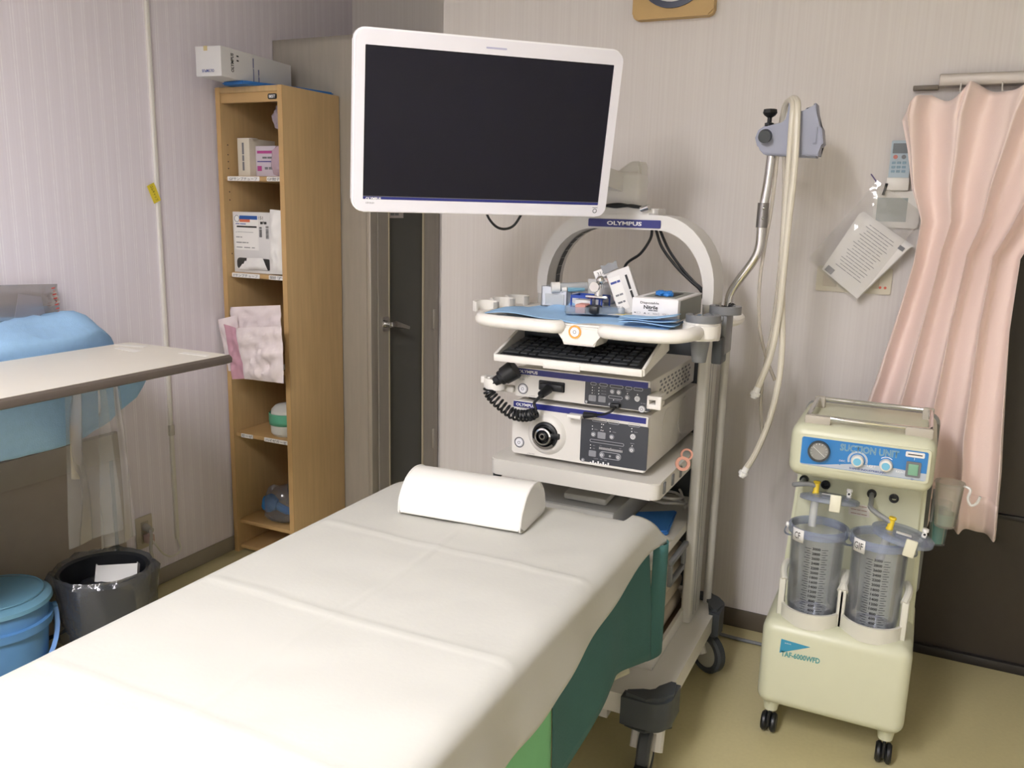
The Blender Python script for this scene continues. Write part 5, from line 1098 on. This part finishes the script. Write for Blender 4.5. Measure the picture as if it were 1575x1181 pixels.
# casters
def ucaster(x, y):
    c = O('caster', cyl(B(), (x, y, .062), (x, y, .102), .018, .024), mSu, t)
    for s in (1, -1): O('wheel', lathe(B(), [(0, -.008), (.022, -.008), (.027, -.003), (.027, .003), (.022, .008), (0, .008)], (x+s*.012, y-.012, .027), 22, (1, 0, 0)), mBlack, c)
    O('hood', box(B(), x-.004, x+.004, y-.035, y+.012, .02, .06, .003), mBlack, c)
for x in (-.262, .03):
    for y in (2.245, 2.50): ucaster(x, y)
# ports and hoses on the back panel
BPY = 2.374
for (a, b) in ((1237, 737), (1270, 745), (1341, 759), (1375, 766)):
    p = P(a, b, y=BPY); O('port', lathe(B(), [(.012, -.001), (.012, .006), (.007, .006), (.006, 0), (0, 0)], (p.x, BPY, p.z), 18, (0, -1, 0)), mBlack, t)
O('warning_label', prism(B(), [(P(a, b, y=BPY).x, P(a, b, y=BPY).z) for a, b in ((1306, 773), (1338, 778), (1337, 796), (1305, 790))][::-1], 'y', BPY-.0015, BPY), M('sticker', '#d8d3c8', .6), t)
for i in range(3): p = P(1321, 778+6*i, y=BPY); text('▬▬▬ ▬▬ ▬▬▬', (p.x, BPY-.002, p.z), .0016, M('print_brown', '#8a5a4a', .6), t, w=.04, right=(1, 0, -.03))
mHose = M('hose_grey', '#8f9191', .4)
# jars
mJar = clear('jar_plastic', '#d5d9e6', .07, .05, tint='#fbfcff'); mRim = clear('jar_rim', '#c3cde4', .28, .08, tint='#eef2fb')
JR, JZ0, JZ1 = .068, .3425, .600
def jar(cx, cyy, label, code, lidc, lidn, lidlab):
    t = T('suction_jar', label, 'jar', (cx, cyy, JZ0))
    prof_ = [(0, .0035), (.052, .0035), (.058, .012), (.0635, .05), (JR-.001, .20), (JR, .252), (JR+.001, .258), (JR-.002, .258), (JR-.003, .25), (.061, .05), (.055, .014), (0, .008)]
    O('jar_wall', lathe(B(), prof_, (cx, cyy, JZ0-.003), 44), mJar, t)
    O('rim', lathe(B(), [(JR+.001, .235), (JR+.0075, .238), (JR+.008, .256), (JR+.001, .259)], (cx, cyy, JZ0), 44, closed=True), mRim, t)
    O('floor_disc', lathe(B(), [(0, .012), (.053, .012), (.056, .016)], (cx, cyy, JZ0), 36), clear('jar_floor', '#a9b4d0', .35, .1), t)
    for a_ in (80, 280):
        a_ = math.radians(a_-90); 
    pv = O('pivot', cyl(B(), (cx-JR-.005, cyy, JZ0+.246), (cx-JR-(.014 if cx < -.1 else .0075), cyy, JZ0+.246), .006), mCapW, t); O('pivot', cyl(B(), (cx+JR+.005, cyy, JZ0+.246), (cx+JR+.0075, cyy, JZ0+.246), .006), mCapW, t)
    O('bail', tube(B(), sm([(cx-JR-.012, cyy, JZ0+.246), (cx-JR-.012, cyy+.02, JZ0+.21), (cx, cyy+JR+.012, JZ0+.195), (cx+JR+.012, cyy+.02, JZ0+.21), (cx+JR+.012, cyy, JZ0+.246)], 6), .0025, 6), mRim, t)
    # wrap helper: flat (a,b) print to the outside of the wall; 0 = towards the viewer
    fa = math.atan2(-cyy, -cx)
    def wrap(ph0, z0, off=.0012):
        def f(a, b):
            z = z0+b; r = .0635+(JR-.0645)*min(1, max(0, (z-JZ0-.05)/.15))+off; th = fa+ph0+a/r; return V(cx+r*math.cos(th), cyy+r*math.sin(th), z)
        return f
    lb = grid(B(), 8, 1, lambda u, v: (lambda r, th, z: V(cx+r*math.cos(th), cyy+r*math.sin(th), z))(JR+.0095, fa-.92+.46*u, JZ0+.226+.034*v)); lo = O('label_plate', lb, mLbl, t, th=.001)
    text(code, (0, 0, 0), .018, mPrintK, t, fn=lambda a, b: (lambda th, r: V(cx+r*math.cos(th), cyy+r*math.sin(th), JZ0+.243+b))(fa-.69+a/(JR+.011), JR+.0108), w=.009*len(code), name='lettering')
    bm = B(); zt, zb2 = JZ0+.214, JZ0+.030; n = 15
    def mark(w0, w1, z):
        f = wrap(0, z); h = .0006
        bm.faces.new([bm.verts.new(f(w0, -h)), bm.verts.new(f((w0+w1)/2, -h)), bm.verts.new(f(w1, -h)), bm.verts.new(f(w1, h)), bm.verts.new(f((w0+w1)/2, h)), bm.verts.new(f(w0, h))])
    for i in range(n):
        z = zt+(zb2-zt)*i/(n-1)
        for s in (-1, 1):
            mark(s*.013, s*.029, z); z2_ = z+(zb2-zt)/(n-1)/2
            if i < n-1: mark(s*.015, s*.024, z2_)
    O('scale_marks', bm, mPrintK, t, ang=0, kind='stuff')
    for i in range(n):
        z = zt+(zb2-zt)*i/(n-1); text(str(3000-200*i), (0, 0, 0), .0072, mPrintK, t, fn=wrap(-.0, z+.001, .0014), w=.020 if i < 11 else .016, bold=.03, name='numeral')
    text('mL', (0, 0, 0), .004, mPrintK, t, fn=wrap(0, zb2-.009), w=.006); text('SHIN-EI', (0, 0, 0), .004, mPrintK, t, fn=wrap(.1, zb2-.017), w=.02)
    # lid
    L = T('jar_lid', lidlab, 'lid', lidc)
    n_ = Vector(lidn).normalized(); c = Vector(lidc); q = Vector((0, 0, 1)).rotation_difference(n_)
    def W_(x, y, z): return c + q @ Vector((x, y, z))
    O('lid_disc', lathe(B(), [(0, .016), (.04, .015), (.06, .009), (.070, .007), (.0745, .004), (.0745, -.005), (.069, -.007), (.06, .003), (.04, .009), (0, .010)], c, 44, n_), mRim, L)
    O('latch', box(B(), -.0135, .0135, -.004, .004, -.022, .022, .003, m=Matrix.Translation(W_(.02, -.076, -.002)) @ q.to_matrix().to_4x4()), M('latch_cream', '#e2dfc8', .4), L)
    yp = O('yellow_port', lathe(B(), [(0, .045), (.0085, .045), (.0095, .041), (.007, .038), (.0072, .018), (.009, .014), (.009, .010), (0, .010)], W_(-.034, -.022, 0), 18, n_), M('port_yellow', '#e8c930', .4), L)
    wp = O('white_port', lathe(B(), [(0, .035), (.007, .035), (.008, .028), (.005, .026), (.006, .012), (0, .012)], W_(.046, .0, 0), 16, n_), mCapW, L)
    O('port_mouth', cyl(B(), W_(.046, -.009, .022), W_(.046, .0, .022), .0055), mCapW, wp); O('port_hole', cyl(B(), W_(.046, -.0095, .022), W_(.046, -.0085, .022), .003), mPrintK, wp)
    O('dip_tube', cyl(B(), W_(-.034, -.022, .01), W_(-.034, -.022, -.075), .010), mFrost, L)
    O('lid_label', box(B(), -.018, .018, -.008, .008, .0145, .016, .001, m=Matrix.Translation(W_(.0, -.035, 0)) @ q.to_matrix().to_4x4()), mLbl, L)
    return W_
JY = 2.275
w1 = jar(-.188, JY, 'clear graduated suction jar labelled CF', 'CF', P(1276, 768, y=2.30), (0, .22, .97), 'clear jar lid tipped up behind the jar labelled CF')
w2 = jar(-.036, JY, 'clear graduated suction jar labelled GIF', 'GIF', V(.012, 2.268, .613), (.16, .02, .98), 'clear jar lid sitting askew on the jar labelled GIF')
def hose(pts, lab):
    O('hose', tube(B(), sm(pts, 8), .0065, 10), mHose, SU)
a = P(1237, 737, y=BPY); b = w1(-.034, -.022, .03); hose([V(a.x, BPY-.004, a.z), V(a.x-.004, BPY-.04, a.z-.001), P(1222, 745, y=2.30), b+V(-.02, -.0, .004), b], '')
a = P(1341, 759, y=BPY); b = w2(-.034, -.022, .032); hose([V(a.x, BPY-.004, a.z), V(a.x+.002, BPY-.04, a.z-.01), b+V(-.05, .03, .016), b+V(-.01, .003, .002), b], '')
# jar holders: collars with two posts each
for cx in (-.188, -.036):
    col_ = O('jar_collar', arcring(B(), cx, JY, .0705, .078, 180, 360, .336, .378, 24), mHold, SU)
    for s in (-1, 1):
        bm = B(); x = cx+s*.0745; y = JY-.018
        box(bm, x-.009, x+.009, y-.012, y+.006, .336, .445, .005)
        pts = [V(x-s*.004, y-.008, .440), V(x+s*.002, y+.012, .452), V(x+s*.004, y+.04, .462), V(x-s*.002, y+.065, .466)]
        tube(bm, sm(pts, 4), .0095, 8); O('post', bm, mHold, col_)
bag('foil_packet', 'crumpled silver packet wedged between the two jars', 'packet', (-.112, 2.30, .374), .018, .03, .036, M('silver_foil', '#a9aaa8', .25, .6, var=.2, vs=60), 51, .4)
# measuring cup with hook on the unit's side
cu = P(1462, 780, y=2.36); t = T('measuring_cup', 'translucent cup with a curled handle hung beside the suction machine', 'cup', (cu.x, 2.36, .62))
O('cup', lathe(B(), [(0, .0), (.024, 0), (.026, .004), (.034, .115), (.037, .117), (.036, .121), (.0325, .118), (.0245, .006), (0, .004)], (.108, 2.40, .612), 26), clear('cup_frost', '#e2dccc', .2, .2), t)
O('hook', tube(B(), sm([(.14, 2.395, .728), (.155, 2.39, .722), (.152, 2.385, .70), (.16, 2.38, .685), (.172, 2.378, .692), (.178, 2.376, .712)], 6), .0035, 8), clear('hook_white', '#e8e6e0', .8, .2), t)
O('liquid', lathe(B(), [(0, .006), (.0235, .006), (.0255, .036), (0, .036)], (.108, 2.40, .612), 24), clear('cup_water', '#8fb8a4', .5, .05), t)
t = T('green_cup', 'teal liquid-filled cup hung behind the measuring cup', 'cup', (.085, 2.47, .49))
O('cup', lathe(B(), [(0, 0), (.020, 0), (.027, .12), (.025, .12), (.018, .004), (0, .003)], (.098, 2.475, .535), 24), mJar, t); O('liquid', lathe(B(), [(0, .004), (.0175, .004), (.0235, .10), (0, .10)], (.098, 2.475, .535), 24), clear('teal_liquid', '#2f9a80', .6, .05, tint='#6fd0b4'), t)
O('hanger_strip', box(B(), .074, .08, 2.45, 2.50, .60, .68, .002), mSuG, SU)

# ---------------------------------------------------------------- groups of repeats
GROUPS = {'sterile_packet': 'sterile packets overflowing the bookcase shelf', 'suction_jar': 'suction jars on the machine', 'jar_lid': 'lids of the suction jars', 'hanging_tube': 'tubes on the scope hanger',
          'folded_towel': 'towels stacked on the cart base', 'ceiling_light': 'ceiling lights', 'specimen_tube': 'tubes in the parts bin', 'clothes_peg': 'pegs on the cart tray', 'tape_roll': 'tape rolls by the cart column',
          'connector_holder': 'holders on the processor', 'medicine_carton': 'cartons on the top bookcase shelf', 'teal_drape': 'teal drapes on the bed', 'plastic_sheet': 'clear sheets below the table', 'power_cord': 'cords at the wall outlet', 'cable': 'cables on the equipment cart'}
for o in list(COL.objects):
    b_ = o.name.split('.')[0]
    if o.parent is None and b_ in GROUPS and 'category' in o: o['group'] = GROUPS[b_]
